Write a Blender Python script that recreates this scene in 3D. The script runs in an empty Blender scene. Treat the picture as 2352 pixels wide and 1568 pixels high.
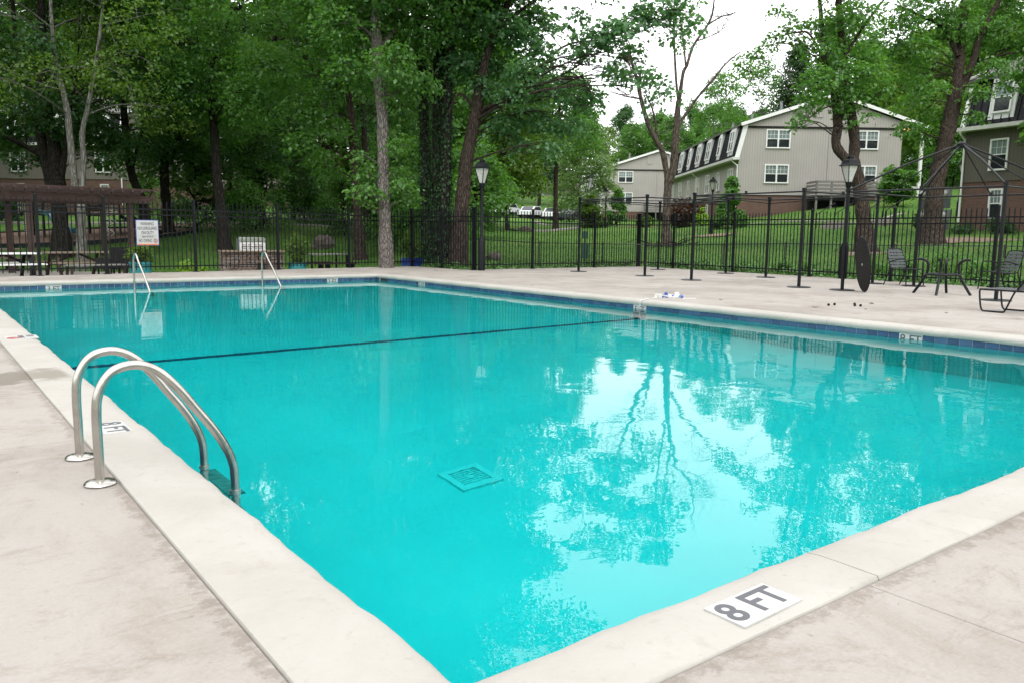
import bpy, math, random
import numpy as np
from mathutils import Vector, Matrix
R = math.radians
random.seed(5)
rng = np.random.default_rng(11)
sc = bpy.context.scene
COL = sc.collection

# ------------------------------------------------------------------ camera
CAM = np.array([0.0, 0.0, 1.15]); FPX = 1846.0          # focal length in units of a 2352 wide frame
YAW, PITCH, ROLL = 0.645938, 0.131761, 0.011998
cy, sy, cp, sp = math.cos(YAW), math.sin(YAW), math.cos(PITCH), math.sin(PITCH)
FW = np.array([sy*cp, cy*cp, -sp]); _r = np.array([cy, -sy, 0.0]); _u = np.cross(_r, FW)
RT = _r*math.cos(ROLL) + _u*math.sin(ROLL); UP = -_r*math.sin(ROLL) + _u*math.cos(ROLL)
cd = bpy.data.cameras.new('camera'); cam = bpy.data.objects.new('camera', cd); COL.objects.link(cam)
cd.sensor_width = 36.0; cd.lens = FPX/2352*36; cd.clip_start = 0.05; cd.clip_end = 3000
cam.matrix_world = Matrix(((RT[0], UP[0], -FW[0], CAM[0]), (RT[1], UP[1], -FW[1], CAM[1]), (RT[2], UP[2], -FW[2], CAM[2]), (0, 0, 0, 1)))
sc.camera = cam

# ------------------------------------------------------------------ world, sun, exposure
SUN_EL, SUN_AZ = R(58), R(200)
w = bpy.data.worlds.new('World'); sc.world = w; w.use_nodes = True
nt = w.node_tree; nt.nodes.clear()
sky = nt.nodes.new('ShaderNodeTexSky'); sky.sky_type = 'NISHITA'; sky.sun_disc = False
sky.sun_elevation = SUN_EL; sky.sun_rotation = SUN_AZ; sky.air_density = 1.0; sky.dust_density = 6.0; sky.ozone_density = 1.0
hs = nt.nodes.new('ShaderNodeHueSaturation'); hs.inputs['Saturation'].default_value = 0.10   # a closed, colourless cloud cover
bgn = nt.nodes.new('ShaderNodeBackground'); bgn.inputs['Strength'].default_value = 0.15
wo = nt.nodes.new('ShaderNodeOutputWorld')
ov = nt.nodes.new('ShaderNodeMix'); ov.data_type = 'RGBA'; ov.inputs[0].default_value = .6; ov.inputs[7].default_value = (20.0, 20.3, 20.7, 1)   # even overcast
nt.links.new(sky.outputs[0], hs.inputs['Color']); nt.links.new(hs.outputs[0], ov.inputs[6]); nt.links.new(ov.outputs[2], bgn.inputs[0]); nt.links.new(bgn.outputs[0], wo.inputs[0])
sd = bpy.data.lights.new('sun', 'SUN'); sd.energy = 0.6; sd.angle = R(25); sd.color = (1, .97, .93)
sun = bpy.data.objects.new('sun', sd); COL.objects.link(sun)
sdir = Vector((math.sin(SUN_AZ)*math.cos(SUN_EL), math.cos(SUN_AZ)*math.cos(SUN_EL), math.sin(SUN_EL)))
sun.rotation_euler = sdir.to_track_quat('Z', 'Y').to_euler(); sun.location = (-10, -10, 40)
vs = sc.view_settings; vs.view_transform = 'Standard'; vs.look = 'None'; vs.exposure = 0.22; vs.gamma = 1.0; vs.use_curve_mapping = False
cyc = sc.cycles
cyc.max_bounces = 7; cyc.diffuse_bounces = 3; cyc.glossy_bounces = 3; cyc.transmission_bounces = 6; cyc.transparent_max_bounces = 8
cyc.caustics_reflective = False; cyc.caustics_refractive = True; cyc.sample_clamp_indirect = 6.0; cyc.use_adaptive_sampling = True; cyc.adaptive_threshold = .02
cyc.use_denoising = True
try: cyc.denoiser = 'OPENIMAGEDENOISE'
except Exception: pass

# ------------------------------------------------------------------ helpers: places
K = 2352/4096
def wp(x, y, D):                                        # point on the sight line of (x, y) at forward depth D
    d = FW*FPX + RT*(x-1176) - UP*(y-784)
    return CAM + d*(D/FPX)
def gp(x, y, z=0.0):                                    # where that sight line meets the level z
    d = FW*FPX + RT*(x-1176) - UP*(y-784)
    return CAM + d*((z-CAM[2])/d[2])
def gs(x, y, z=0.0): return gp(x*K, y*K, z)

TU = np.array([-1000, 0, 600, 1000, 1250, 1531, 1700, 2040, 2352, 3200])
TD = np.array([18, 24, 30, 36, 45, 60, 75, 100, 140, 220, 420])
TZ = np.array([
 [-.3, -.48, -.48, -.24, .5, 1.6, 2.9, 5, 9, 16, 26],
 [-.3, -.48, -.48, -.24, .5, 1.6, 2.9, 5, 9, 16, 26],
 [-.3, -.46, -.42, 0.10, 1.15, 2.1, 2.9, 5, 9, 16, 26],
 [-.25, -.22, 0.0, 0.35, .9, 1.6, 2.4, 4, 8, 15, 26],
 [-.25, -.25, -.12, 0.20, .6, 1.2, 1.8, 3.0, 7, 15, 26],
 [-.25, -.25, -.12, 0.32, .8, 1.6, 2.1, 2.9, 8, 16, 28],
 [-.25, -.25, .06, 0.50, 1.1, 2.4, 3.2, 4.5, 9, 18, 30],
 [-.25, -.14, 0.4, 0.85, 1.6, 3.9, 6, 8.5, 13, 22, 34],
 [-.20, 0.05, 0.6, 1.15, 2.0, 4.1, 7, 10, 15, 24, 36],
 [-.20, 0.05, 0.6, 1.15, 2.0, 4.1, 7, 10, 15, 24, 36]])
def terr(x, y):
    D = x*math.sin(YAW) + y*math.cos(YAW); L = x*math.cos(YAW) - y*math.sin(YAW)
    r = math.hypot(D, L)
    if D > .6*abs(L): u = L/D; d = D
    else: u = math.copysign(1.6, L) if abs(L) > 1e-6 else 0; d = r/1.2
    px = 1176 + FPX*u; px = min(max(px, TU[0]), TU[-1]-1e-3); d = min(max(d, TD[0]), TD[-1]-1e-3)
    i = int(np.searchsorted(TU, px, 'right')-1); j = int(np.searchsorted(TD, d, 'right')-1)
    a = (px-TU[i])/(TU[i+1]-TU[i]); b = (d-TD[j])/(TD[j+1]-TD[j])
    return float((TZ[i, j]*(1-a)+TZ[i+1, j]*a)*(1-b) + (TZ[i, j+1]*(1-a)+TZ[i+1, j+1]*a)*b)

# ------------------------------------------------------------------ helpers: meshes
class MB:
    def __init__(s): s.v = []; s.f = []
    def add(s, vs, fs):
        o = len(s.v); s.v += [tuple(map(float, q)) for q in vs]; s.f += [tuple(i+o for i in q) for q in fs]; return s
    def box(s, c, d, rz=0.0, m=None):
        hx, hy, hz = d[0]/2, d[1]/2, d[2]/2; P = []
        for z in (-hz, hz):
            for x, y in ((-hx, -hy), (hx, -hy), (hx, hy), (-hx, hy)):
                q = Vector((x, y, z))
                if m is not None: q = m @ q
                elif rz: q = Vector((x*math.cos(rz)-y*math.sin(rz), x*math.sin(rz)+y*math.cos(rz), z))
                P.append((q[0]+c[0], q[1]+c[1], q[2]+c[2]))
        return s.add(P, [(3, 2, 1, 0), (4, 5, 6, 7), (0, 1, 5, 4), (1, 2, 6, 5), (2, 3, 7, 6), (3, 0, 4, 7)])
    def bar(s, p, q, a, b=None, up=(0, 0, 1)):
        p, q = Vector(p), Vector(q); b = b or a; d = (q-p); L = d.length; d = d.normalized()
        x = d.cross(Vector(up))
        if x.length < 1e-4: x = d.cross(Vector((0, 1, 0)))
        x.normalize(); y = x.cross(d)
        m = Matrix((x, d, y)).transposed()
        return s.box((p+q)/2, (a, L, b), m=m)
    def tube(s, pts, rad, n=8, closed=False, cap=True):
        P = [Vector(q) for q in pts]; k = len(P)
        if not hasattr(rad, '__len__'): rad = [rad]*k
        V = []; F = []; prev = None
        for i in range(k):
            if closed: t = P[(i+1) % k]-P[i-1]
            else: t = P[min(i+1, k-1)]-P[max(i-1, 0)]
            t.normalize()
            if prev is None:
                x = t.cross(Vector((0, 0, 1)))
                if x.length < .05: x = t.cross(Vector((0, 1, 0)))
            else: x = prev - t*prev.dot(t)
            x.normalize(); prev = x; y = t.cross(x)
            for j in range(n):
                a = 2*math.pi*j/n; V.append(P[i]+(x*math.cos(a)+y*math.sin(a))*rad[i])
        for i in range(k if closed else k-1):
            i2 = (i+1) % k
            for j in range(n): F.append((i*n+j, i*n+(j+1) % n, i2*n+(j+1) % n, i2*n+j))
        if cap and not closed: F.append(tuple(range(n-1, -1, -1))); F.append(tuple((k-1)*n+j for j in range(n)))
        return s.add(V, F)
    def lathe(s, prof, c=(0, 0, 0), n=16, ph=0.0, m=None):
        V = []; F = []; k = len(prof)
        for r, z in prof:
            for j in range(n):
                a = ph+2*math.pi*j/n; q = Vector((r*math.cos(a), r*math.sin(a), z))
                if m is not None: q = m @ q
                V.append((q[0]+c[0], q[1]+c[1], q[2]+c[2]))
        for i in range(k-1):
            for j in range(n): F.append((i*n+j, i*n+(j+1) % n, (i+1)*n+(j+1) % n, (i+1)*n+j))
        F.append(tuple(range(n-1, -1, -1))); F.append(tuple((k-1)*n+j for j in range(n)))
        return s.add(V, F)
    def prism(s, poly, y0, y1, plane='xz'):              # polygon (a, b) pushed along the third axis
        n = len(poly); V = []
        for t in (y0, y1):
            for a, b in poly: V.append({'xz': (a, t, b), 'yz': (t, a, b), 'xy': (a, b, t)}[plane])
        F = [tuple(range(n)), tuple(range(2*n-1, n-1, -1))] + [(i, n+i, n+(i+1) % n, (i+1) % n) for i in range(n)]
        return s.add(V, F)
    def blob(s, c, r, nx=10, nz=7, jit=0.12):
        V = [(c[0], c[1], c[2]-r[2])]; F = []
        for i in range(1, nz):
            t = -math.pi/2+math.pi*i/nz
            for j in range(nx):
                a = 2*math.pi*j/nx; k = 1+random.uniform(-jit, jit)
                V.append((c[0]+r[0]*k*math.cos(t)*math.cos(a), c[1]+r[1]*k*math.cos(t)*math.sin(a), c[2]+r[2]*k*math.sin(t)))
        V.append((c[0], c[1], c[2]+r[2])); e = len(V)-1
        for j in range(nx):
            F.append((0, 1+(j+1) % nx, 1+j)); F.append((e, e-nx+j, e-nx+(j+1) % nx))
        for i in range(nz-2):
            for j in range(nx): F.append((1+i*nx+j, 1+i*nx+(j+1) % nx, 1+(i+1)*nx+(j+1) % nx, 1+(i+1)*nx+j))
        return s.add(V, F)
    def mesh(s, name, mat, smooth=False, off=(0, 0, 0)):
        me = bpy.data.meshes.new(name)
        me.from_pydata([(a-off[0], b-off[1], c-off[2]) for a, b, c in s.v], [], s.f)
        me.materials.append(MATS[mat] if isinstance(mat, str) else mat)
        if smooth:
            me.polygons.foreach_set('use_smooth', [True]*len(me.polygons))
            try: me.set_sharp_from_angle(angle=R(40))
            except Exception: pass
        return me
    def build(s, name, mat, parent=None, smooth=False, loc=None):   # vertices are given in world coordinates
        base = Vector(parent['_w']) if parent is not None else Vector((0, 0, 0))
        off = Vector(loc) if loc is not None else (base if parent is not None else Vector((0, 0, 0)))
        o = bpy.data.objects.new(name, s.mesh(name, mat, smooth, off))
        return put(o, parent, off-base, off)
def put(o, parent, loc, wloc=None):
    COL.objects.link(o); o.parent = parent; o.location = loc; o['_w'] = list(wloc if wloc is not None else loc); return o
def inst(me, name, parent=None, loc=(0, 0, 0), rz=0.0, rot=None, scale=None):   # an object on shared mesh data, loc in the parent's frame
    o = bpy.data.objects.new(name, me); put(o, parent, loc)
    if parent is not None: o['_w'] = list(Vector(parent['_w'])+Vector(loc))
    o.rotation_euler = rot if rot is not None else (0, 0, rz)
    if scale is not None: o.scale = scale
    return o
def thing(name, label, cat, loc=(0, 0, 0), rz=0.0, group=None):
    o = bpy.data.objects.new(name, None); o.empty_display_size = .2
    put(o, None, loc); o.rotation_euler = (0, 0, rz); return tag(o, label, cat, group)
def tag(o, label, cat, group=None):
    o['label'] = label; o['category'] = cat
    if group: o['group'] = group
    return o
def struct(o, kind='structure'): o['kind'] = kind; return o
def copy_tree(o, parent=None):
    c = o.copy(); COL.objects.link(c); c.parent = parent
    for ch in o.children: copy_tree(ch, c)
    return c
def npmesh(name, V, F, mat, smooth=False):
    me = bpy.data.meshes.new(name); n = len(F); k = F.shape[1]
    me.vertices.add(len(V)); me.vertices.foreach_set('co', np.ascontiguousarray(V, np.float32).ravel())
    me.loops.add(n*k); me.loops.foreach_set('vertex_index', np.ascontiguousarray(F, np.int32).ravel())
    me.polygons.add(n); me.polygons.foreach_set('loop_start', np.arange(0, n*k, k, dtype=np.int32))
    try: me.polygons.foreach_set('loop_total', np.full(n, k, np.int32))
    except Exception: pass
    if smooth: me.polygons.foreach_set('use_smooth', np.ones(n, bool))
    me.update(calc_edges=True); me.materials.append(MATS[mat]); return me

# ------------------------------------------------------------------ materials
MATS = {}
class NT:
    def __init__(s, name):
        s.m = bpy.data.materials.new(name); s.m.use_nodes = True; s.t = s.m.node_tree; s.t.nodes.clear()
        s.out = s.n('ShaderNodeOutputMaterial'); MATS[name] = s.m
    def n(s, typ, **kw):
        q = s.t.nodes.new(typ)
        for k, v in kw.items():
            if k[0] == '_': q.inputs[int(k[1:])].default_value = v
            elif k in q.inputs: q.inputs[k].default_value = v
            else: setattr(q, k, v)
        return q
    def l(s, a, b): s.t.links.new(a, b)
    def coord(s, scale=(1, 1, 1), out='Object'):
        tc = s.n('ShaderNodeTexCoord'); mp = s.n('ShaderNodeMapping'); mp.inputs['Scale'].default_value = scale
        s.l(tc.outputs[out], mp.inputs[0]); return mp.outputs[0]
    def noise(s, vec, scale, detail=4, rough=.55, dist=0.0):
        q = s.n('ShaderNodeTexNoise'); q.inputs['Scale'].default_value = scale; q.inputs['Detail'].default_value = detail
        q.inputs['Roughness'].default_value = rough; q.inputs['Distortion'].default_value = dist; s.l(vec, q.inputs['Vector']); return q.outputs['Fac']
    def ramp(s, fac, stops):
        q = s.n('ShaderNodeValToRGB'); e = q.color_ramp.elements
        while len(e) < len(stops): e.new(.5)
        for i, (p, c) in enumerate(stops): e[i].position = p; e[i].color = (*c, 1) if len(c) == 3 else c
        s.l(fac, q.inputs[0]); return q.outputs[0]
    def mix(s, fac, a, b, mode='MIX'):
        q = s.n('ShaderNodeMix', data_type='RGBA', blend_type=mode)
        for sock, v in ((q.inputs[0], fac), (q.inputs[6], a), (q.inputs[7], b)):
            if hasattr(v, 'links') or hasattr(v, 'is_linked'): s.l(v, sock)
            else: sock.default_value = (*v, 1) if hasattr(v, '__len__') else v
        return q.outputs[2]
    def math(s, op, a, b=0.0):
        q = s.n('ShaderNodeMath', operation=op)
        for sock, v in ((q.inputs[0], a), (q.inputs[1], b)):
            if hasattr(v, 'is_linked'): s.l(v, sock)
            else: sock.default_value = v
        return q.outputs[0]
    def bump(s, h, strength=.3, dist=.02):
        q = s.n('ShaderNodeBump'); q.inputs['Strength'].default_value = strength; q.inputs['Distance'].default_value = dist; s.l(h, q.inputs['Height']); return q.outputs[0]
    def bsdf(s, col, rough=.6, metal=0.0, normal=None, spec=.5):
        q = s.n('ShaderNodeBsdfPrincipled')
        for k, v in (('Base Color', col), ('Roughness', rough), ('Metallic', metal), ('Specular IOR Level', spec)):
            if hasattr(v, 'is_linked'): s.l(v, q.inputs[k])
            else: q.inputs[k].default_value = (*v, 1) if hasattr(v, '__len__') else v
        if normal is not None: s.l(normal, q.inputs['Normal'])
        s.l(q.outputs[0], s.out.inputs[0]); return q
def simple(name, col, rough=.6, metal=0.0, var=.25, scale=6, bump=0.0, bscale=40, spec=.5, stretch=(1, 1, 1)):
    t = NT(name); v = t.coord(stretch)
    c2 = tuple(max(0, c*(1-var)) for c in col); c3 = tuple(c*(1+var*.6) for c in col)
    f = t.noise(v, scale, 5, .6); col_ = t.ramp(f, [(.3, c2), (.7, c3)])
    nrm = t.bump(t.noise(v, bscale, 4), bump, .02) if bump else None
    t.bsdf(col_, rough, metal, nrm, spec)
simple('black_metal', (.007, .008, .010), .45, 0, .3, 9, .05, 60, .16)
simple('frame_metal', (.008, .009, .011), .40, 0, .35, 7, .05, 60, .2)
simple('steel', (.46, .44, .41), .24, 1, .18, 14, .03, 120)
simple('steel_dull', (.42, .41, .39), .34, 1, .3, 18, .05, 90)
simple('white_paint', (.74, .74, .72), .5, 0, .08, 3)
simple('dormer_paint', (.66, .67, .66), .55, 0, .08, 3)
simple('gutter_paint', (.58, .58, .54), .5, 0, .1, 3)
simple('brown_wood', (.045, .024, .019), .85, 0, .4, 3, .3, 40, stretch=(1, 1, 8))
simple('table_wood', (.20, .155, .11), .75, 0, .35, 4, .3, 40, stretch=(6, 1, 1))
simple('grey_wood', (.19, .18, .165), .8, 0, .4, 4, .3, 40, stretch=(1, 1, 6))
simple('white_plastic', (.68, .68, .66), .45, 0, .06, 4)
simple('teal_plastic', (.02, .22, .23), .42, 0, .2, 4)
simple('blue_plastic', (.01, .05, .32), .45, 0, .2, 4)
simple('slide_plastic', (.06, .20, .25), .4, 0, .25, 3)
simple('dark_plastic', (.008, .014, .016), .5, 0, .3, 3, spec=.2)
simple('sand_plastic', (.55, .53, .47), .5, 0, .1, 3)
simple('strap', (.07, .075, .085), .6, 0, .2, 8)
simple('shingle', (.11, .105, .10), .85, 0, .35, 9, .4, 30)
simple('mansard', (.010, .010, .013), .55, 0, .35, 5, .2, 30, .2)
simple('mulch', (.15, .085, .055), .95, 0, .55, 14, .8, 30)
simple('litter', (.20, .14, .10), .95, 0, .6, 16, .8, 30)
simple('rock', (.12, .10, .085), .9, 0, .5, 5, .7, 14)
simple('pale_concrete', (.27, .255, .225), .85, 0, .2, 2, .2, 40)
simple('terracotta', (.22, .09, .05), .8, 0, .3, 5)
simple('print_dark', (.085, .085, .095), .6, 0, .05, 3)
simple('print_red', (.30, .07, .06), .6, 0, .05, 3)
simple('print_orange', (.62, .17, .05), .6, 0, .05, 3)
simple('print_blue', (.06, .07, .30), .6, 0, .05, 3)
simple('marker_white', (.43, .43, .415), .45, 0, .08, 12)
simple('rope', (.6, .6, .58), .8, 0, .15, 30)
simple('float_blue', (.04, .09, .33), .4, 0, .15, 5)
simple('wicker', (.02, .019, .019), .7, 0, .5, 40, .6, 90, .15)
simple('meter_metal', (.22, .23, .24), .45, .3, .2, 5)
simple('car_white', (.7, .71, .72), .2, 0, .05, 2)
simple('car_grey', (.14, .15, .17), .2, .3, .1, 2)
simple('car_dark', (.03, .035, .045), .2, .2, .1, 2)
simple('tyre', (.015, .015, .015), .8)
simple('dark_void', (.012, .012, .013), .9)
simple('asphalt', (.06, .06, .062), .9, 0, .3, 8, .3, 40)
simple('dead_twig', (.13, .10, .08), .9, 0, .35, 6)

def glass(name, col, rough=.06):
    t = NT(name); t.bsdf(col, rough, 0, None, .6)
glass('pane_dark', (.018, .024, .026)); glass('pane_reflection', (.17, .22, .215), .12); glass('car_glass', (.02, .025, .03))  # upper panes carry a grey-green reflection in their base colour
t = NT('lantern_glass'); v = t.coord((1, 1, 9)); t.bsdf(t.ramp(t.noise(v, 5), [(.3, (.36, .37, .34)), (.7, (.5, .51, .48))]), .35)
t = NT('lamp_glow'); e = t.n('ShaderNodeEmission'); e.inputs[0].default_value = (1, .55, .18, 1); e.inputs[1].default_value = 1.6; t.l(e.outputs[0], t.out.inputs[0])

# concrete deck: broad stains, streaks, fine pores
def damp(t, c, col):                                     # a damp stain that runs across coping and slab beside the ladder
    tc = t.n('ShaderNodeTexCoord'); sx = t.n('ShaderNodeSeparateXYZ'); t.l(tc.outputs['Object'], sx.inputs[0]); v = t.coord()
    yy = t.math('ADD', t.math('SUBTRACT', sx.outputs[1], 7.25), t.math('MULTIPLY', t.math('SUBTRACT', t.noise(v, 2.2, 5, .6), .5), 1.1))
    m = t.math('MULTIPLY', t.ramp(t.math('ABSOLUTE', yy), [(.22, (1, 1, 1)), (.34, (0, 0, 0))]), t.ramp(sx.outputs[0], [(.95, (1, 1, 1)), (1.0, (0, 0, 0))]))
    return t.mix(t.math('MULTIPLY', m, .75), c, col)
t = NT('deck_concrete'); v = t.coord()
big = t.ramp(t.noise(v, .5, 6, .66, .5), [(.33, (.225, .20, .178)), (.5, (.298, .272, .245)), (.7, (.338, .312, .286))])
mid = t.noise(t.coord((1, .55, 1)), 2.4, 8, .74, .7); c = t.mix(t.math('MULTIPLY', t.ramp(mid, [(.50, (0, 0, 0)), (.70, (1, 1, 1))]), .55), big, (.205, .17, .135))
rust = t.noise(v, 1.25, 9, .80, .5); c = t.mix(t.math('MULTIPLY', t.ramp(rust, [(.53, (0, 0, 0)), (.68, (1, 1, 1))]), .72), c, (.165, .128, .095))
rust2 = t.noise(t.coord((.45, 1.6, 1)), 3.0, 9, .8, .6); c = t.mix(t.math('MULTIPLY', t.ramp(rust2, [(.56, (0, 0, 0)), (.66, (1, 1, 1))]), .38), c, (.15, .118, .088))
fine = t.noise(v, 30, 6, .75); c = t.mix(t.ramp(fine, [(.55, (0, 0, 0)), (.80, (.55, .55, .55))]), c, (.17, .145, .12))
sp_ = t.noise(v, 13, 4, .65, 1.5); c = t.mix(t.ramp(sp_, [(.68, (0, 0, 0)), (.74, (.6, .6, .6))]), c, (.12, .095, .075))
c = t.mix(t.ramp(t.noise(v, 75, 3, .6), [(.3, (.22, .22, .22)), (.5, (0, 0, 0))]), c, (.39, .375, .35))
c = damp(t, c, (.135, .115, .09))
tc = t.n('ShaderNodeTexCoord'); sx = t.n('ShaderNodeSeparateXYZ'); t.l(tc.outputs['Object'], sx.inputs[0])   # grit caught along the joint with the coping
d1 = t.math('ABSOLUTE', t.math('SUBTRACT', sx.outputs[0], .70)); d2 = t.math('ABSOLUTE', t.math('SUBTRACT', sx.outputs[1], 1.315))
dm = t.math('ADD', t.math('MINIMUM', d1, d2), t.math('MULTIPLY', t.math('SUBTRACT', t.noise(v, 16, 6, .75),   .5), .30))
c = t.mix(t.math('MULTIPLY', t.ramp(dm, [(.0, (1, 1, 1)), (.04, (0, 0, 0))]), .5), c, (.14, .112, .09))
bh = t.math('ADD', t.noise(v, 55, 6, .7), t.math('MULTIPLY', t.noise(t.coord((1, 14, 1)), 7, 3), .5))
t.bsdf(c, .85, 0, t.bump(bh, .3, .006), .25)
t = NT('coping_concrete'); v = t.coord()
c = t.ramp(t.noise(v, 1.1, 6, .65, .5), [(.3, (.318, .298, .265)), (.6, (.368, .350, .318)), (.8, (.388, .372, .344))])
c = t.mix(t.ramp(t.noise(v, 5.5, 8, .75, .8), [(.56, (0, 0, 0)), (.76, (.6, .6, .6))]), c, (.25, .218, .18))
c = t.mix(t.ramp(t.noise(v, 24, 5, .7), [(.60, (0, 0, 0)), (.8, (.5, .5, .5))]), c, (.20, .17, .14))
c = damp(t, c, (.17, .15, .12))
t.bsdf(c, .78, 0, t.bump(t.noise(v, 9, 8, .7), .45, .012), .25)
t = NT('coping_wet'); v = t.coord(); t.bsdf(t.ramp(t.noise(v, 5, 5), [(.3, (.25, .225, .185)), (.7, (.36, .335, .29))]), .7)
# pool plaster
t = NT('pool_plaster'); v = t.coord()
t.bsdf(t.ramp(t.noise(v, .8, 4), [(.3, (.07, .63, .625)), (.7, (.10, .70, .69))]), .7)
t = NT('pool_tile'); v = t.coord(); oi = t.n('ShaderNodeObjectInfo')
c = t.ramp(oi.outputs['Random'], [(0, (.022, .05, .105)), (.5, (.03, .07, .15)), (1, (.045, .09, .17))]); c = t.mix(t.ramp(t.noise(v, 26, 5), [(.45, (0, 0, 0)), (.8, (.6, .6, .6))]), c, (.09, .13, .2)); t.bsdf(c, .25, 0, None, .3)
t = NT('drain_plastic'); t.bsdf((.20, .74, .73), .6)
t = NT('floor_tile'); t.bsdf((.006, .035, .11), .4)
t = NT('grout'); t.bsdf((.45, .47, .47), .8)
# water: a clear, slightly tinted refracting surface with small ripples
t = NT('pool_water'); v = t.coord((1, 1, 1))
h1 = t.noise(t.coord((1.0, 1.0, 1)), 1.1, 2, .5, .3); h2 = t.noise(t.coord((1.0, 1.3, 1)), 4.2, 3, .55, .4); 
h3 = t.noise(t.coord((1.0, 1.0, 1)), 17, 2, .5)
hh = t.math('ADD', t.math('ADD', t.math('MULTIPLY', h1, 1.0), t.math('MULTIPLY', h2, .14)), t.math('MULTIPLY', h3, .012))
nb = t.bump(hh, .22, .020)
rf = t.n('ShaderNodeBsdfRefraction'); rf.inputs['Color'].default_value = (.30, .97, .985, 1); rf.inputs['Roughness'].default_value = 0; rf.inputs['IOR'].default_value = 1.33
gl = t.n('ShaderNodeBsdfGlossy'); gl.inputs['Roughness'].default_value = .0
fr = t.n('ShaderNodeFresnel'); fr.inputs['IOR'].default_value = 1.39; mx = t.n('ShaderNodeMixShader')
for q in (rf, gl, fr): t.l(nb, q.inputs['Normal'])
t.l(fr.outputs[0], mx.inputs[0]); t.l(rf.outputs[0], mx.inputs[1]); t.l(gl.outputs[0], mx.inputs[2]); t.l(mx.outputs[0], t.out.inputs[0])
# lawn
t = NT('lawn'); v = t.coord()
a = t.ramp(t.noise(v, .16, 5, .6, .5), [(.3, (.054, .138, .022)), (.5, (.095, .215, .032)), (.72, (.155, .26, .048))])
a = t.mix(t.math('MULTIPLY', t.ramp(t.noise(v, .33, 6, .7, 1.0), [(.52, (0, 0, 0)), (.70, (1, 1, 1))]), .6), a, (.22, .195, .075))
a = t.mix(t.ramp(t.noise(v, 9, 5, .75), [(.35, (0, 0, 0)), (.7, (.6, .6, .6))]), a, (.045, .11, .018))
t.bsdf(a, .9, 0, t.bump(t.noise(v, 14, 5, .8), .9, .12), .15)
simple('grass_blade', (.075, .18, .026), .7, 0, .5, 2)
simple('weed_leaf', (.09, .21, .04), .6, 0, .45, 3)
# vertical grooved siding, brick
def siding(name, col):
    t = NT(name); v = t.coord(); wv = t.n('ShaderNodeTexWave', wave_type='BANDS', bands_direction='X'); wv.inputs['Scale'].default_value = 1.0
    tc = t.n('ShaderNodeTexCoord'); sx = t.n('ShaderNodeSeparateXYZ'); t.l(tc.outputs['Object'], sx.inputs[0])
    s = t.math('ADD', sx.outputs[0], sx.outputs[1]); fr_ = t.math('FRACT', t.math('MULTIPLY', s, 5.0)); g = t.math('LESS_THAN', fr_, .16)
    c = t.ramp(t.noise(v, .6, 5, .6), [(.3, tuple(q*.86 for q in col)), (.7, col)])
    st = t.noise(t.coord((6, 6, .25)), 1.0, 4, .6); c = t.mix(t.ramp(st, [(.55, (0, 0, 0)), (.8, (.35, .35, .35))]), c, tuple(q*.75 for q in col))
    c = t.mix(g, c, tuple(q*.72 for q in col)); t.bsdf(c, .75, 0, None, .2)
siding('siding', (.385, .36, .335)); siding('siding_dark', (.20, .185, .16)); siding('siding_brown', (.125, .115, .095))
t = NT('brick'); br = t.n('ShaderNodeTexBrick'); tc = t.n('ShaderNodeTexCoord'); sx = t.n('ShaderNodeSeparateXYZ'); cx = t.n('ShaderNodeCombineXYZ')
t.l(tc.outputs['Object'], sx.inputs[0]); t.l(t.math('ADD', sx.outputs[0], sx.outputs[1]), cx.inputs[0]); t.l(sx.outputs[2], cx.inputs[1]); t.l(cx.outputs[0], br.inputs['Vector'])
br.inputs['Color1'].default_value = (.135, .06, .042, 1); br.inputs['Color2'].default_value = (.085, .042, .032, 1); br.inputs['Mortar'].default_value = (.15, .12, .10, 1)
br.inputs['Scale'].default_value = 1.0; br.inputs['Brick Width'].default_value = .22; br.inputs['Row Height'].default_value = .075; br.inputs['Mortar Size'].default_value = .008
t.bsdf(br.outputs[0], .85)
# bark
def bark(name, dark, light, sc_=7.0):
    t = NT(name); v = t.coord((1, 1, .16)); vo = t.n('ShaderNodeTexVoronoi', feature='DISTANCE_TO_EDGE'); vo.inputs['Scale'].default_value = sc_*1.8
    nz = t.noise(v, sc_*.6, 4); mv = t.n('ShaderNodeVectorMath', operation='ADD'); t.l(v, mv.inputs[0]); q = t.n('ShaderNodeVectorMath', operation='SCALE'); q.inputs['Scale'].default_value = .18
    cmb = t.n('ShaderNodeCombineXYZ'); t.l(nz, cmb.inputs[0]); t.l(nz, cmb.inputs[1]); t.l(cmb.outputs[0], q.inputs[0]); t.l(q.outputs[0], mv.inputs[1]); t.l(mv.outputs[0], vo.inputs['Vector'])
    f = t.ramp(vo.outputs['Distance'], [(.0, (0, 0, 0)), (.22, (1, 1, 1))])
    c = t.mix(f, dark, light); c = t.mix(t.ramp(t.noise(t.coord((1, 1, .4)), 1.6, 5), [(.45, (0, 0, 0)), (.7, (.7, .7, .7))]), c, tuple(.5*(a+b) for a, b in zip(dark, light)))
    t.bsdf(c, .95, 0, t.bump(f, .8, .04), .1)
bark('bark_grey', (.06, .05, .044), (.235, .21, .19), 13); bark('bark_dark', (.012, .011, .010), (.042, .036, .031)); bark('bark_brown', (.024, .018, .015), (.085, .065, .053), 10)
bark('bark_pale', (.085, .083, .072), (.20, .195, .172), 6); bark('bark_dead', (.045, .035, .030), (.15, .118, .10), 7)
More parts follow.
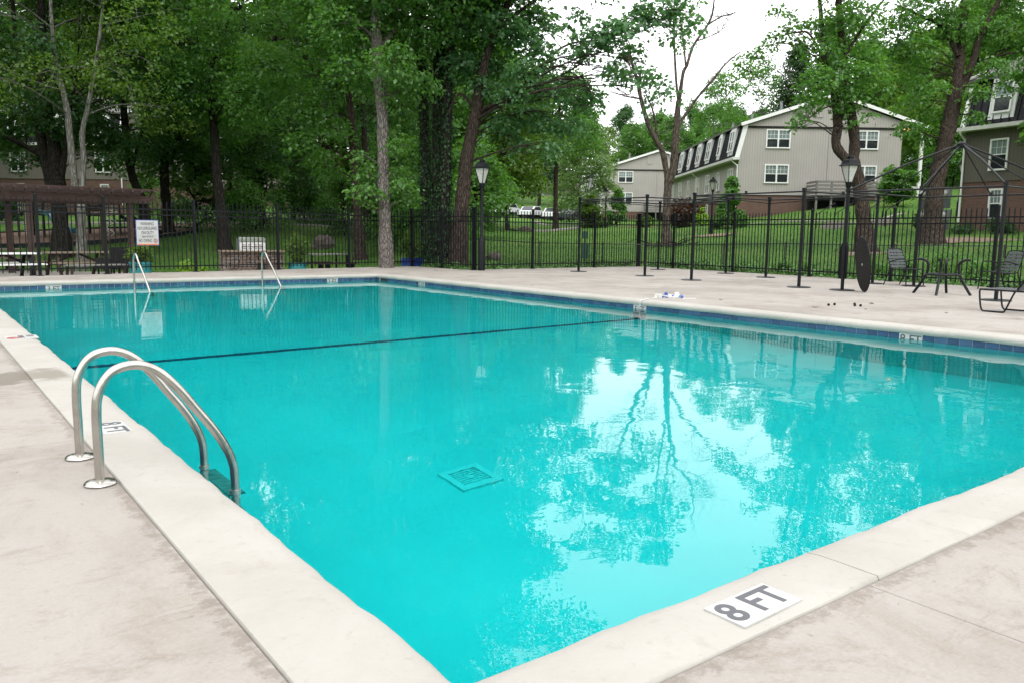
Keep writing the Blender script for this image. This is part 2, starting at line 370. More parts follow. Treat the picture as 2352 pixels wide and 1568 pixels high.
# leaves
def leaf(name, a, b, cc, trans=.5):
    t = NT(name); g = t.n('ShaderNodeNewGeometry'); v = t.coord()
    c = t.ramp(g.outputs['Random Per Island'], [(0, a), (.55, b), (1, cc)])
    c = t.mix(t.ramp(t.noise(v, .45, 3), [(.35, (.0, .0, .0)), (.7, (.75, .75, .75))]), c, t.mix(.5, c, b))
    df = t.n('ShaderNodeBsdfDiffuse'); tr = t.n('ShaderNodeBsdfTranslucent'); m1 = t.n('ShaderNodeMixShader'); m1.inputs[0].default_value = trans
    t.l(c, df.inputs[0]); br_ = t.mix(1.0, c, (1.35, 1.5, .7), 'MULTIPLY'); t.l(br_, tr.inputs[0]); t.l(df.outputs[0], m1.inputs[1]); t.l(tr.outputs[0], m1.inputs[2])
    gs_ = t.n('ShaderNodeBsdfGlossy'); gs_.inputs['Roughness'].default_value = .45; gs_.inputs[0].default_value = (.6, .7, .65, 1)
    m2 = t.n('ShaderNodeMixShader'); m2.inputs[0].default_value = .045; t.l(m1.outputs[0], m2.inputs[1]); t.l(gs_.outputs[0], m2.inputs[2]); t.l(m2.outputs[0], t.out.inputs[0])
leaf('leaf_mid', (.056, .148, .028), (.090, .212, .040), (.14, .275, .055)); leaf('leaf_dark', (.022, .070, .017), (.037, .102, .025), (.060, .135, .032))
leaf('leaf_yellow', (.060, .120, .016), (.092, .168, .022), (.14, .215, .030)); leaf('leaf_blue', (.052, .140, .050), (.085, .195, .078), (.135, .255, .115))
leaf('leaf_lime', (.15, .27, .02), (.21, .36, .03), (.29, .42, .05)); leaf('leaf_red', (.045, .018, .016), (.07, .028, .022), (.09, .04, .03))
leaf('leaf_pine', (.030, .070, .026), (.050, .10, .036), (.075, .13, .05), .2); leaf('leaf_pale', (.105, .18, .065), (.15, .235, .09), (.195, .28, .11)); leaf('leaf_ivy', (.010, .042, .010), (.020, .068, .016), (.035, .10, .024), .25)

# ------------------------------------------------------------------ lettering as mesh
def text_mesh(body, size, mat, bold=0.0, xs=1.0, name='lettering'):
    cu = bpy.data.curves.new('t', 'FONT'); cu.body = body; cu.size = size; cu.align_x = 'CENTER'; cu.align_y = 'CENTER'; cu.offset = bold; cu.extrude = .0006
    cu.resolution_u = 4
    ob = bpy.data.objects.new('t', cu); COL.objects.link(ob); bpy.context.view_layer.update()
    me = bpy.data.meshes.new_from_object(ob.evaluated_get(bpy.context.evaluated_depsgraph_get())); me.name = name
    bpy.data.objects.remove(ob); bpy.data.curves.remove(cu)
    for vtx in me.vertices: vtx.co.x *= xs
    me.materials.clear(); me.materials.append(MATS[mat]); return me

# ================================================================== THE SETTING
X0, X1, Y0, Y1 = 1.08, 10.53, 1.64, 20.31               # pool edge
WZ = -0.155                                             # water level
def fenceL(x): return 22.2+(x+1.5)*(2.7/15.8)
def fenceR(y): return 21.0+(y-5.5)*(1.45/16.3)
# terrain, one sheet with a hole under the deck
def make_ground():
    rel = np.concatenate([np.linspace(-180, -48, 23)[:-1], np.linspace(-48, 48, 161), np.linspace(48, 180, 23)[1:-1]])
    az = YAW + np.radians(rel); rr = np.concatenate([[2, 6, 10, 13], np.linspace(15, 48, 67), np.geomspace(49.5, 900, 46)])
    V = []
    for r in rr:
        for a in az:
            x, y = r*math.sin(a), r*math.cos(a)
            z = terr(x, y)
            n_ = .05*math.sin(x*.7+1.3*math.sin(y*.4))*math.sin(y*.55+.6) if r > 25 else 0
            V.append((x, y, z+n_))
    n = len(az); F = []
    for i in range(len(rr)-1):
        for j in range(n):
            j2 = (j+1) % n; q = (i*n+j, i*n+j2, (i+1)*n+j2, (i+1)*n+j)
            ins = 0
            for k in q:
                x, y, _ = V[k]
                if -8.6 < x < fenceR(y)-.4 and -8.6 < y < (fenceL(x) if x < 14.2 else 21.5)-.4: ins += 1
            if ins < 4: F.append(q)
    mb = MB(); mb.v = V; mb.f = F
    return struct(mb.build('ground', 'lawn', smooth=True))
make_ground()

# deck slabs
deck = struct(put(bpy.data.objects.new('pool_deck', None), None, (0, 0, 0)))
def slab(poly, zt=0.0, th=.22, mat='deck_concrete', parent=deck, name='concrete_slab'):
    mb = MB(); mb.prism(poly[::-1], zt-th, zt, 'xy'); return mb.build(name, mat, parent)
g_ = .0018
OX0, OX1, OY0, OY1 = X0-.362, X1+.362, Y0-.312, Y1+.342   # outer line of the coping
def rects(xs, ys, clipR=None, clipT=None):
    for i in range(len(xs)-1):
        for j in range(len(ys)-1):
            a, b, c, d = xs[i]+g_, xs[i+1]-g_, ys[j]+g_, ys[j+1]-g_
            if clipR and i == len(xs)-2: P = [(a, c), (clipR(c), c), (clipR(d), d), (a, d)]
            elif clipT and j == len(ys)-2: P = [(a, c), (b, c), (b, clipT(b)), (a, clipT(a))]
            else: P = [(a, c), (b, c), (b, d), (a, d)]
            slab(P)
rects([-9, -5.2, -2.3, OX0-.003], [-9, -4, OY0, 4.9, 8.2, 12.4, 16.6, OY1, 23], None, lambda x: fenceL(x)+.12)
rects([OX0, 2.51, 5.56, 8.6, OX1], [-9, -5, -1.8, OY0-.003])
rects([OX1+.003, 14.4, 18.2, 22], [-9, -4, OY0, 5.0, 8.9, 12.9, 17.0, 21.85], lambda y: fenceR(y)+.12)
rects([OX0, 3.7, 7.3, OX1], [OY1+.003, 23], None, lambda x: fenceL(x)+.12)
slab([(OX1+g_, 21.85+g_), (14.45, 21.85+g_), (14.45, fenceL(14.45)+.12), (OX1+g_, fenceL(OX1)+.12)])
# patio beyond the fence, a little lower
pat = MB(); pat.prism([(-9, fenceL(-9)+.13), (11.2, fenceL(11.2)+.13), (11.0, fenceL(11)+3.2), (6, fenceL(6)+7.0), (2, fenceL(2)+11.0), (-9, fenceL(-9)+14)], -.6, -.30, 'xy'); struct(pat.build('patio', 'pale_concrete'))

# coping: cast slabs with a rounded, slightly wavy nose
cop = struct(put(bpy.data.objects.new('pool_coping', None), None, (0, 0, 0)))
def coping():
    pts = []                                            # (x, y, outx, outy, id)
    def run(p, q, o, w):
        L = math.hypot(q[0]-p[0], q[1]-p[1]); n = max(2, int(L/.085))
        for i in range(n+1):
            a = i/n; pts.append((p[0]+(q[0]-p[0])*a, p[1]+(q[1]-p[1])*a, o[0], o[1]))
    f = .05
    def corner(x, y, sx, sy, order):
        c = [(x-sx*.004, y-sy*.022, sx, sy*.55), (x-sx*.012, y-sy*.012, sx, sy), (x-sx*.022, y-sy*.004, sx*.55, sy)]
        pts.extend(c if order else c[::-1])
    run((X0, Y1-f), (X0, Y0+f), (-1, 0), 0); corner(X0, Y0, -1, -1, 1)
    run((X0+f, Y0), (X1-f, Y0), (0, -1), 0); corner(X1, Y0, 1, -1, 0)
    run((X1, Y0+f), (X1, Y1-f), (1, 0), 0); corner(X1, Y1, 1, 1, 1)
    run((X1-f, Y1), (X0+f, Y1), (0, 1), 0); corner(X0, Y1, -1, 1, 0)
    N = len(pts); wob = np.zeros(N)
    for fr_, am in ((41, .0035), (97, .0032), (210, .0028), (380, .002)):
        wob += am*np.sin(np.arange(N)/N*2*math.pi*fr_+random.random()*6)
    wz = .003*np.sin(np.arange(N)/N*2*math.pi*57)
    prof = [(.030, -.088), (.012, -.086), (.001, -.066), (-.002, -.042), (.008, -.016), (.028, -.001), (.07, .005), (.16, .007), (.30, .006), (.985, .003), (1.0, -.006), (1.0, -.05)]
    rows = []
    for i, (x, y, ox, oy) in enumerate(pts):
        wx = .36; wy = .31 if oy < 0 else .34; row = []
        for o, z in prof:
            if o >= .98: a, b = ox*wx*o, oy*wy*o
            else:
                k = o+(wob[i] if o < .1 else wob[i]*.2); a, b = ox*k, oy*k
            row.append((x+a, y+b, z+(wz[i] if o < .98 else 0)))
        rows.append(row)
    acc = 0; cuts = [0]
    for i in range(1, N):
        x, y = pts[i][:2]; acc += math.hypot(x-pts[i-1][0], y-pts[i-1][1])
        j = (abs(y-Y0) < 1e-6 and any(pts[i-1][0] < c <= x for c in (2.51, 5.56, 8.6))) or (abs(y-Y0) > .01 and acc > 3.3 and abs(pts[i][2])+abs(pts[i][3]) == 1 and not (abs(x-X0) < .01 and y < 5))
        if j: cuts.append(i); acc = 0
    cuts.append(N); m = len(prof)
    for a, b in zip(cuts[:-1], cuts[1:]):
        seg = rows[a:b]+([rows[b % N]])
        q0, q1 = np.array(seg[0]), np.array(seg[-1])
        d0 = np.array(seg[1])-q0; d0 = d0/np.linalg.norm(d0[7]); d1 = np.array(seg[-2])-q1; d1 = d1/np.linalg.norm(d1[7])
        seg = [list(map(tuple, q0+d0*.0025))]+seg[1:-1]+[list(map(tuple, q1+d1*.0025))]
        mb = MB(); V = [q for r_ in seg for q in r_]; F = []
        for i in range(len(seg)-1):
            for k in range(m-1): F.append((i*m+k, (i+1)*m+k, (i+1)*m+k+1, i*m+k+1))
        F.append(tuple(range(m))); F.append(tuple((len(seg)-1)*m+k for k in range(m-1, -1, -1)))
        mb.add(V, F); mb.build('coping_slab', 'coping_concrete', cop, smooth=True)
coping()

# basin
BX0, BX1, BY0, BY1 = X0-.03, X1+.03, Y0-.03, Y1+.03
basin = struct(put(bpy.data.objects.new('pool_basin', None), None, (0, 0, 0)))
prof = [(BY0, -2.55), (6.8, -2.55), (10.2, -1.66), (13.0, -1.35), (BY1, -1.08)]
mb = MB()
for (ya, za), (yb, zb) in zip(prof[:-1], prof[1:]):
    mb.add([(BX0, ya, za), (BX1, ya, za), (BX1, yb, zb), (BX0, yb, zb)], [(0, 1, 2, 3)])
    for x, q in ((BX0, (0, 1, 2, 3)), (BX1, (3, 2, 1, 0))): mb.add([(x, ya, -.232), (x, ya, za), (x, yb, zb), (x, yb, -.232)], [q])
mb.add([(BX0, BY0, -.232), (BX1, BY0, -.232), (BX1, BY0, -2.55), (BX0, BY0, -2.55)], [(0, 1, 2, 3)])
mb.add([(BX0, BY1, -.232), (BX1, BY1, -.232), (BX1, BY1, -1.08), (BX0, BY1, -1.08)], [(3, 2, 1, 0)])
mb.build('plaster_shell', 'pool_plaster', basin)
mb = MB()                                               # grout bed behind the waterline tiles
for x in (BX0-.01, BX1+.01): mb.box((x, (BY0+BY1)/2, -.16), (.014, BY1-BY0, .148))
for y in (BY0-.01, BY1+.01): mb.box(((BX0+BX1)/2, y, -.16), (BX1-BX0, .014, .148))
mb.build('grout_bed', 'grout', basin)
def hitx(sx, sy_, X):
    d = FW*FPX + RT*(sx*K-1176) - UP*(sy_*K-784); return CAM+d*((X-CAM[0])/d[0])
def hity(sx, sy_, Y):
    d = FW*FPX + RT*(sx*K-1176) - UP*(sy_*K-784); return CAM+d*((Y-CAM[1])/d[1])
TW = .154
mk_r = {'8': hitx(3662, 1362, BX1)[1], '5': hitx(2563, 1238, BX1)[1], '3': hitx(1686, 1141, BX1)[1]}
mk_f = {'a': hity(213, 1166, BY1)[0], 'b': hity(1335, 1127, BY1)[0]}
snap = lambda v, o: o+round((v-o)/TW)*TW
mk_r = {k: snap(v, BY1) for k, v in mk_r.items()}; mk_f = {k: snap(v, BX0) for k, v in mk_f.items()}
tile_me = MB().box((0, 0, 0), (TW-.009, .012, .143)).mesh('waterline_tile', 'pool_tile')
y = BY1-TW/2; sk_y = None
while y > BY0:
    if not any(abs(y-v) < TW*.99 for v in mk_r.values()) and not (BY1-.62 < y < BY1-.2): inst(tile_me, 'waterline_tile', basin, (BX1, y, -.160), R(90))
    y -= TW
x = BX0+TW/2
while x < BX1:
    if not any(abs(x-v) < TW*.99 for v in mk_f.values()): inst(tile_me, 'waterline_tile', basin, (x, BY1, -.160))
    x += TW
mb = MB()
y = BY1-TW/2
while y > BY0: mb.box((BX0, y, -.16), (.012, TW-.005, .147)); y -= TW
x = BX0+TW/2
while x < BX1: mb.box((x, BY0, -.16), (TW-.005, .012, .147)); x += TW
tb = mb.build('tile_rows', 'pool_tile', basin); tb['kind'] = 'stuff'
MB().box((BX1+.05, BY1-.41, -.16), (.12, .40, .13)).build('skimmer_opening', 'dark_void', basin)
LY = mk_r['5']                                          # dark tile line across the floor at the five foot mark
def fz(y):
    for (ya, za), (yb, zb) in zip(prof[:-1], prof[1:]):
        if ya <= y <= yb: return za+(zb-za)*(y-ya)/(yb-ya)
mb = MB(); a_ = fz(LY-.065)+.012; b_ = fz(LY+.065)+.012
mb.add([(BX0, LY-.065, a_), (BX1, LY-.065, a_), (BX1, LY+.065, b_), (BX0, LY+.065, b_)], [(0, 1, 2, 3)])
mb.build('floor_tile_line', 'floor_tile', basin)
MB().box((BX1-.006, LY, (-.24+fz(LY))/2), (.006, .3, -.24-fz(LY))).build('wall_tile_line', 'floor_tile', basin)
# water
wm = MB(); wm.add([(BX0, BY0, WZ), (BX1, BY0, WZ), (BX1, BY1, WZ), (BX0, BY1, WZ)], [(0, 1, 2, 3)]); struct(wm.build('water', 'pool_water'))

# main drain on the deep floor
dr = thing('floor_drain', 'square pale drain cover on the deep floor of the pool', 'drain', (3.75, 5.55, -2.55))
c0 = Vector((3.75, 5.55, -2.55))
mb = MB()
for sx in (-1, 1): mb.box(c0+Vector((sx*.24, 0, .03)), (.09, .57, .06)); mb.box(c0+Vector((0, sx*.24, .031)), (.39, .09, .06))
mb.build('rim', 'drain_plastic', dr)
dr.scale = (.72, .72, .72)
MB().box(c0+Vector((0, 0, .01)), (.4, .4, .02)).build('grate_bed', 'pool_plaster', dr)
bar_me = MB().box((0, 0, 0), (.38, .022, .02)).mesh('grate_bar', 'drain_plastic')
for i in range(8): inst(bar_me, 'grate_bar', dr, (0, -.17+i*.0485, .032))
MB().lathe([(.05, .03), (.05, .05), (.02, .055)], c0, 12).build('hub', 'drain_plastic', dr)

# ------------------------------------------------------------------ depth markers
T8 = text_mesh('8 FT', .155, 'print_dark', .003, 1.0); T5 = text_mesh('5 FT', .135, 'print_dark', .003); T3 = text_mesh('3 FT', .135, 'print_dark', .003)
def marker(label, loc, tm, rot, size=(.305, .15), th=.006):
    o = thing('depth_marker', label, 'depth marker', loc); o.rotation_euler = rot
    pl = inst(MB().box((0, 0, 0), (size[0]/2-.0015, size[1], th)).mesh('plate_tile', 'marker_white'), 'plate_tile', o, (-size[0]/4, 0, 0))
    inst(pl.data, 'plate_tile', o, (size[0]/4, 0, 0))
    inst(tm, 'lettering', o, (0, 0, th/2+.0006)); return o
marker('white 8 FT depth plate set in the near coping', (2.06, 1.452, .0076), T8, (0, 0, R(1.5)))
marker('white 8 FT depth plate in the coping beside the steel ladder', (.905, 5.06, .0076), T8, (0, 0, R(-90)))
rr_ = (R(90), 0, R(-90)); rf_ = (R(90), 0, 0)
marker('white 8 FT tiles in the blue waterline of the long side', (BX1-.006, mk_r['8'], -.160), T8, rr_, (TW*2, .147), .012)
marker('white 5 FT tiles in the blue waterline below the float rope', (BX1-.006, mk_r['5'], -.160), T5, rr_, (TW*2, .147), .012)
marker('white 3 FT tiles in the long waterline near the skimmer corner', (BX1-.006, mk_r['3'], -.160), T3, rr_, (TW*2, .147), .012)
marker('white 3 FT tiles below the warning sign end of the pool', (mk_f['a'], BY1-.006, -.160), T3, rf_, (TW*2, .147), .012)
marker('white 3 FT tiles between second grab rail and skimmer corner', (mk_f['b'], BY1-.006, -.160), T3, rf_, (TW*2, .147), .012)
nd = thing('no_diving_plate', 'white no diving plate with red circle set in the coping', 'plate', (.93, 9.9, .0085), R(-90))
inst(MB().box((0, 0, 0), (.30, .30, .005)).mesh('plate_tile', 'marker_white'), 'plate_tile', nd, (0, 0, 0))
inst(text_mesh('NO', .10, 'print_dark', .002), 'lettering', nd, (-.06, .08, .0032)); inst(text_mesh('DIVING', .07, 'print_dark', .002), 'lettering', nd, (-.02, .0, .0032))
ring = MB().tube([(.055*math.cos(a), .055*math.sin(a), 0) for a in np.linspace(0, 2*math.pi, 20)[:-1]], .006, 5, True); ring.bar((-.038, -.038, 0), (.038, .038, 0), .009, .006)
inst(ring.mesh('prohibition_ring', 'print_red'), 'prohibition_ring', nd, (.07, -.08, .003))

# ------------------------------------------------------------------ pool ladder
ld = thing('pool_ladder', 'polished steel pool ladder with two curved rails and round flanges', 'ladder', (.64, 4.22, 0))
def smooth_path(P, n=6):
    P = [Vector(q) for q in P]; out = []
    for i in range(len(P)-1):
        p0, p1, p2, p3 = P[max(i-1, 0)], P[i], P[i+1], P[min(i+2, len(P)-1)]
        for j in range(n):
            t_ = j/n; out.append(.5*((2*p1)+(p2-p0)*t_+(2*p0-5*p1+4*p2-p3)*t_*t_+(3*p1-p0-3*p2+p3)*t_**3))
    out.append(P[-1]); return out
railp = [(.642, -.02), (.642, .15), (.642, .33), (.655, .42), (.695, .495), (.755, .532), (.835, .535), (.915, .495), (1.0, .405), (1.075, .30), (1.15, .195), (1.205, .10), (1.24, .01), (1.25, -.10), (1.25, -.5), (1.25, -1.1)]
for yy in (3.959, 4.485):
    MB().tube(smooth_path([(a, yy, b) for a, b in railp], 5), .0215, 14).build('rail', 'steel', ld, smooth=True)
    MB().lathe([(.066, .0), (.07, .008), (.062, .018), (.035, .024), (.024, .026)], (.642, yy, 0), 24).build('flange', 'steel', ld, smooth=True)
for zz in (-.19, -.47, -.75):
    MB().box((1.262, 4.222, zz), (.085, .50, .022)).build('tread', 'steel_dull', ld)
for yy in (3.959, 4.485): MB().tube([(1.25, yy, -.135), (1.25, yy, -.155)], .0275, 12).build('clamp', 'steel_dull', ld, smooth=True)

def grab_rail(label, a, b, ztop):
    o = thing('grab_rail', label, 'handrail', (a[0], a[1], -1.0), group='grab rails at the shallow end')
    A, B = Vector((a[0], a[1], 0)), Vector((b[0], b[1], 0)); u = (B-A); 
    P = [A+Vector((0, 0, -1.0)), A+Vector((0, 0, -.2)), A+Vector((0, 0, ztop-.20)), A+Vector((0, 0, ztop-.09))+u*.02, A+u*.09+Vector((0, 0, ztop-.005)), A+u*.22+Vector((0, 0, ztop-.03)), A+u*.34+Vector((0, 0, ztop-.16)),
         A+u*.66+Vector((0, 0, (ztop+WZ)*.5-.05)), B+Vector((0, 0, WZ)), B+u*.12+Vector((0, 0, WZ-.12)), B+u*.17+Vector((0, 0, -.5)), B+u*.17+Vector((0, 0, -1.0))]
    MB().tube(smooth_path(P, 5), .022, 12).build('rail', 'steel', o, smooth=True)
    for q in (A, B+u*.17): MB().lathe([(.06, -1.08), (.06, -1.05), (.02, -1.04)], (q.x, q.y, 0), 12).build('flange', 'steel', o)
def ztop_at(base, ytop):
    lo, hi = 0, 3
    for _ in range(40):
        m_ = (lo+hi)/2; d = np.array([base[0], base[1], m_])-CAM; yy = 784-FPX*(d@UP)/(d@FW)
        if yy > ytop*K: lo = m_
        else: hi = m_
    return m_
for lb, a, b, tp in (('shiny grab rail in the water nearest the warning sign', (539, 1158), (600, 1168), 1016), ('shiny grab rail in the water in front of the stone grill', (1050, 1137), (1124, 1147), 1008)):
    A = gs(*a, WZ); B = gs(*b, WZ); A[1] = min(A[1], BY1-.12); grab_rail(lb, A, B, ztop_at(A, tp))

# ------------------------------------------------------------------ iron picket fences
FZ = 1.86
pk = MB(); pk.box((0, 0, FZ/2), (.020, .020, FZ-.04)); pk.add([(-.01, -.01, FZ-.02), (.01, -.01, FZ-.02), (.01, .01, FZ-.02), (-.01, .01, FZ-.02), (0, 0, FZ+.03)], [(0, 1, 4), (1, 2, 4), (2, 3, 4), (3, 0, 4)])
pk_me = pk.mesh('picket', 'black_metal')
po = MB(); po.box((0, 0, .99), (.068, .068, 1.98)); po.box((0, 0, 1.985), (.082, .082, .02)); po.add([(-.034, -.034, 1.995), (.034, -.034, 1.995), (.034, .034, 1.995), (-.034, .034, 1.995), (0, 0, 2.02)], [(0, 1, 4), (1, 2, 4), (2, 3, 4), (3, 0, 4)]); po.box((0, 0, .008), (.14, .14, .016))
po_me = po.mesh('post', 'black_metal')
def fence(label, p, q, posts, step=.128):
    p, q = Vector((*p, 0)), Vector((*q, 0)); L = (q-p).length; d = (q-p).normalized(); a = math.atan2(d.y, d.x)
    o = thing('picket_fence', label, 'fence', p, 0, 'black iron fence round the pool')
    for s_ in posts: inst(po_me, 'post', o, d*s_, a)
    ps = sorted(posts)
    for s0, s1 in zip(ps[:-1], ps[1:]):
        for z in (.17, 1.56, 1.71):
            b = MB(); b.bar(d*(s0+.034)+Vector((0, 0, z)), d*(s1-.034)+Vector((0, 0, z)), .034, .034); ob = inst(b.mesh('rail', 'black_metal'), 'rail', o)
        n = max(1, round((s1-s0)/step))
        for i in range(1, n): 
            s_ = s0+(s1-s0)*i/n; inst(pk_me, 'picket', o, d*s_+Vector((0, 0, .06+random.uniform(-.004, .004))), a)
    return o
PL0, PL1 = (-3.2, fenceL(-3.2)), (14.3, fenceL(14.3)); LL = math.hypot(PL1[0]-PL0[0], PL1[1]-PL0[1])
fence('black picket fence run carrying the warning sign in front of the grill', PL0, PL1, [0, 2.3, 4.6, 5.93, 7.5, 9.9, 12.5, 15.1, LL])
fence('short black picket fence run at the ivy covered trunks', PL1, (14.6, 21.45), [.05, 1.75, 3.42])
fence('black picket fence run behind the far shade frame', (14.6, 21.45), (22.45, 21.85), [.05, 2.5, 5.5, 7.84])
fence('long black picket fence run in front of the sloping lawn', (22.45, 21.80), (fenceR(4.0), 4.0), [.05, 1.9, 4.75, 7.8, 10.45, 13.15, 15.6, 17.78])

# warning sign hung on the fence
sc_p = hity(588, 932, 0)  # direction only
dx = FW*FPX+RT*(588*K-1176)-UP*(932*K-784)
tt = (22.2+(0+1.5)*(2.7/15.8)-0)/(dx[1]-dx[0]*(2.7/15.8)); sp_c = CAM+dx*tt; sp_c[1] -= .05
sa = math.atan2(2.7, 15.8)
sg = thing('warning_sign', 'white warning no lifeguard on duty sign wired to the fence', 'sign', tuple(sp_c), sa)
def sgadd(me, name, x, z, y=-.008, rot=(R(90), 0, 0)): return inst(me, name, sg, (x, y, z), rot=rot)
SW, SH = .60, .68
inst(MB().box((0, 0, 0), (SW, .008, SH)).mesh('board', 'print_blue'), 'board', sg, (0, .004, 0))
inst(MB().box((0, 0, 0), (SW-.03, .006, SH-.03)).mesh('face', 'marker_white'), 'face', sg, (0, -.002, 0))
for txt, z, s_ in (('WARNING', .235, .118), ('NO LIFEGUARD', .115, .118), ('ON DUTY', -.005, .118)): sgadd(text_mesh(txt, s_, 'print_dark', .0012, .62), 'lettering', 0, z)
sgadd(text_mesh('SWIM AT YOUR OWN RISK', .04, 'print_dark', .001, .62), 'lettering', 0, -.105)
sgadd(text_mesh('NO DIVING', .118, 'print_dark', .0012, .58), 'lettering', -.065, -.215)
for z in (-.07, -.14): inst(MB().box((0, 0, 0), (.46, .002, .005)).mesh('rule', 'print_dark'), 'rule', sg, (0, -.006, z))
rg = MB().tube([(.05*math.cos(a), 0, .05*math.sin(a)) for a in np.linspace(0, 2*math.pi, 20)[:-1]], .006, 5, True); rg.bar((-.034, 0, .034), (.034, 0, -.034), .006, .008); rg.bar((-.034, 0, -.034), (.034, 0, .034), .006, .008)
inst(rg.mesh('prohibition_ring', 'print_red'), 'prohibition_ring', sg, (.205, -.008, -.215))
inst(MB().box((0, 0, 0), (SW-.05, .002, .03)).mesh('stripe', 'print_orange'), 'stripe', sg, (0, -.006, -.312))

# ------------------------------------------------------------------ lamp posts
lan = MB().lathe([(.085, 0), (.225, .46)], (0, 0, 0), 4, R(45)).mesh('lantern_glass', 'lantern_glass')
lf = MB()
for k in range(4):
    a = R(45+90*k); lf.bar((.088*math.cos(a), .088*math.sin(a), 0), (.229*math.cos(a), .229*math.sin(a), .46), .022)
lf.lathe([(.30, .455), (.30, .475), (.25, .50), (.19, .62), (.12, .64), (.085, .645), (.085, .72), (.07, .74), (.0, .745)], (0, 0, 0), 4, R(45)); lf.lathe([(.05, -.16), (.075, -.12), (.10, -.02), (.10, .005)], (0, 0, 0), 8)
lf_me = lf.mesh('lantern_frame', 'black_metal')
pp = MB().lathe([(.115, 0), (.115, .9), (.09, .98), (.055, 1.05), (.05, 2.55), (.05, 2.60)], (0, 0, 0), 16).mesh('post', 'black_metal', True)
def lamp(label, loc, rz, s_=1.0):
    o = thing('lamp_post', label, 'lamp post', loc, rz, 'black lantern lamp posts'); o.scale = (s_, s_, s_)
    inst(pp, 'post', o); inst(lan, 'lantern_glass', o, (0, 0, 2.74)); inst(lf_me, 'lantern_frame', o, (0, 0, 2.74)); return o
lamp('black lantern lamp post at the deck edge beside the ivy trunks', (14.72, 21.2, 0), R(22))
lamp('black lantern lamp post standing before the twin trunk tree', (21.62, 12.85, 0), R(-20))
for lb, x, yb, D in (('distant lantern lamp post before the conifer by the gabled building', 1634, 513, 49), ('distant lantern lamp post beside the small cone conifers', 1390, 521, 70), ('small distant lantern lamp post near the parked cars', 1289, 528, 96), ('lantern lamp post behind the leaning trunk by dark roofed building', 2202, 470, 50)):
    q = wp(x, yb, D); lamp(lb, (q[0], q[1], terr(q[0], q[1])-.05), R(20))

# ================================================================== POOLSIDE THINGS
def shade_frame(label, x0, x1, y0, y1, H=2.2, peak=None):
    o = thing('shade_frame', label, 'canopy frame', ((x0+x1)/2, (y0+y1)/2, 0), 0, 'bare black shade frames')
    C4 = [(x0, y0), (x1, y0), (x1, y1), (x0, y1)]
    for x, y in C4:
        MB().bar((x, y, .012), (x, y, H+.03), .055).build('post', 'frame_metal', o)
        MB().lathe([(.27, 0), (.27, .012), (.25, .022), (.06, .028)], (x, y, 0), 24).build('base_plate', 'frame_metal', o, True)
        b = MB(); b.box((x, y, H+.05), (.075, .075, .06)); b.build('corner_bracket', 'frame_metal', o)
    for i in range(4):
        a, b = C4[i], C4[(i+1) % 4]; d = Vector((b[0]-a[0], b[1]-a[1], 0)).normalized()*.03
        MB().tube([Vector((*a, H))+d, Vector((*b, H))-d], .019, 8).build('top_rail', 'frame_metal', o, True)
        if not peak: MB().tube([Vector((*a, H-.1))+d, Vector(((a[0]+b[0])/2, (a[1]+b[1])/2, H-.035)), Vector((*b, H-.1))-d], .013, 6).build('brace_rail', 'frame_metal', o, True)
        m = ((a[0]+b[0])/2, (a[1]+b[1])/2); MB().box((m[0], m[1], H+.03), (.10, .06, .07), .6).build('rail_joint', 'frame_metal', o)
    if peak:
        c = Vector(((x0+x1)/2, (y0+y1)/2, peak))
        for x, y in C4: MB().tube([(x, y, H+.03), Vector((x, y, H+.03)).lerp(c, .5)+Vector((0, 0, .05)), c], .021, 8).build('hip_rafter', 'frame_metal', o, True)
        for i in range(4):
            a, b = C4[i], C4[(i+1) % 4]; MB().tube([((a[0]+b[0])/2, (a[1]+b[1])/2, H+.02), c], .013, 6).build('mid_rafter', 'frame_metal', o, True)
        MB().lathe([(.03, -.10), (.09, -.06), (.10, .0), (.05, .05), (.0, .06)], c, 10).build('crown_hub', 'frame_metal', o)
shade_frame('bare black shade frame farthest off by the fence corner', 17.22, 20.9, 16.45, 19.35, 2.26)
shade_frame('bare black shade frame in the middle of the three', 16.75, 20.0, 11.05, 14.3, 2.22)
shade_frame('bare black gazebo frame with a pointed hip roof', 16.75, 19.95, 6.75, 9.95, 2.17, 3.2)

# round table top standing on edge against a gazebo post
tb = gs(3448, 1168); tt_ = thing('tabletop', 'round dark tabletop standing on edge against a gazebo post', 'tabletop', (tb[0], tb[1], 0))
rz_ = R(-46); m = Matrix.Rotation(rz_, 3, 'Z') @ Matrix.Rotation(R(84), 3, 'Y')
cc_ = Vector((tb[0], tb[1], .595)) + Vector((-.04, 0, 0))
MB().lathe([(.56, -.016), (.595, -.01), (.60, .0), (.595, .01), (.56, .016), (.03, .012)], cc_, 40, 0, m).build('disc', 'wicker', tt_, True)
MB().lathe([(.601, -.007), (.607, 0), (.601, .007)], cc_, 40, 0, m).build('edge_band', 'frame_metal', tt_, True)
MB().lathe([(.028, -.02), (.028, .02)], cc_, 12, 0, m).build('umbrella_hole', 'sand_plastic', tt_)

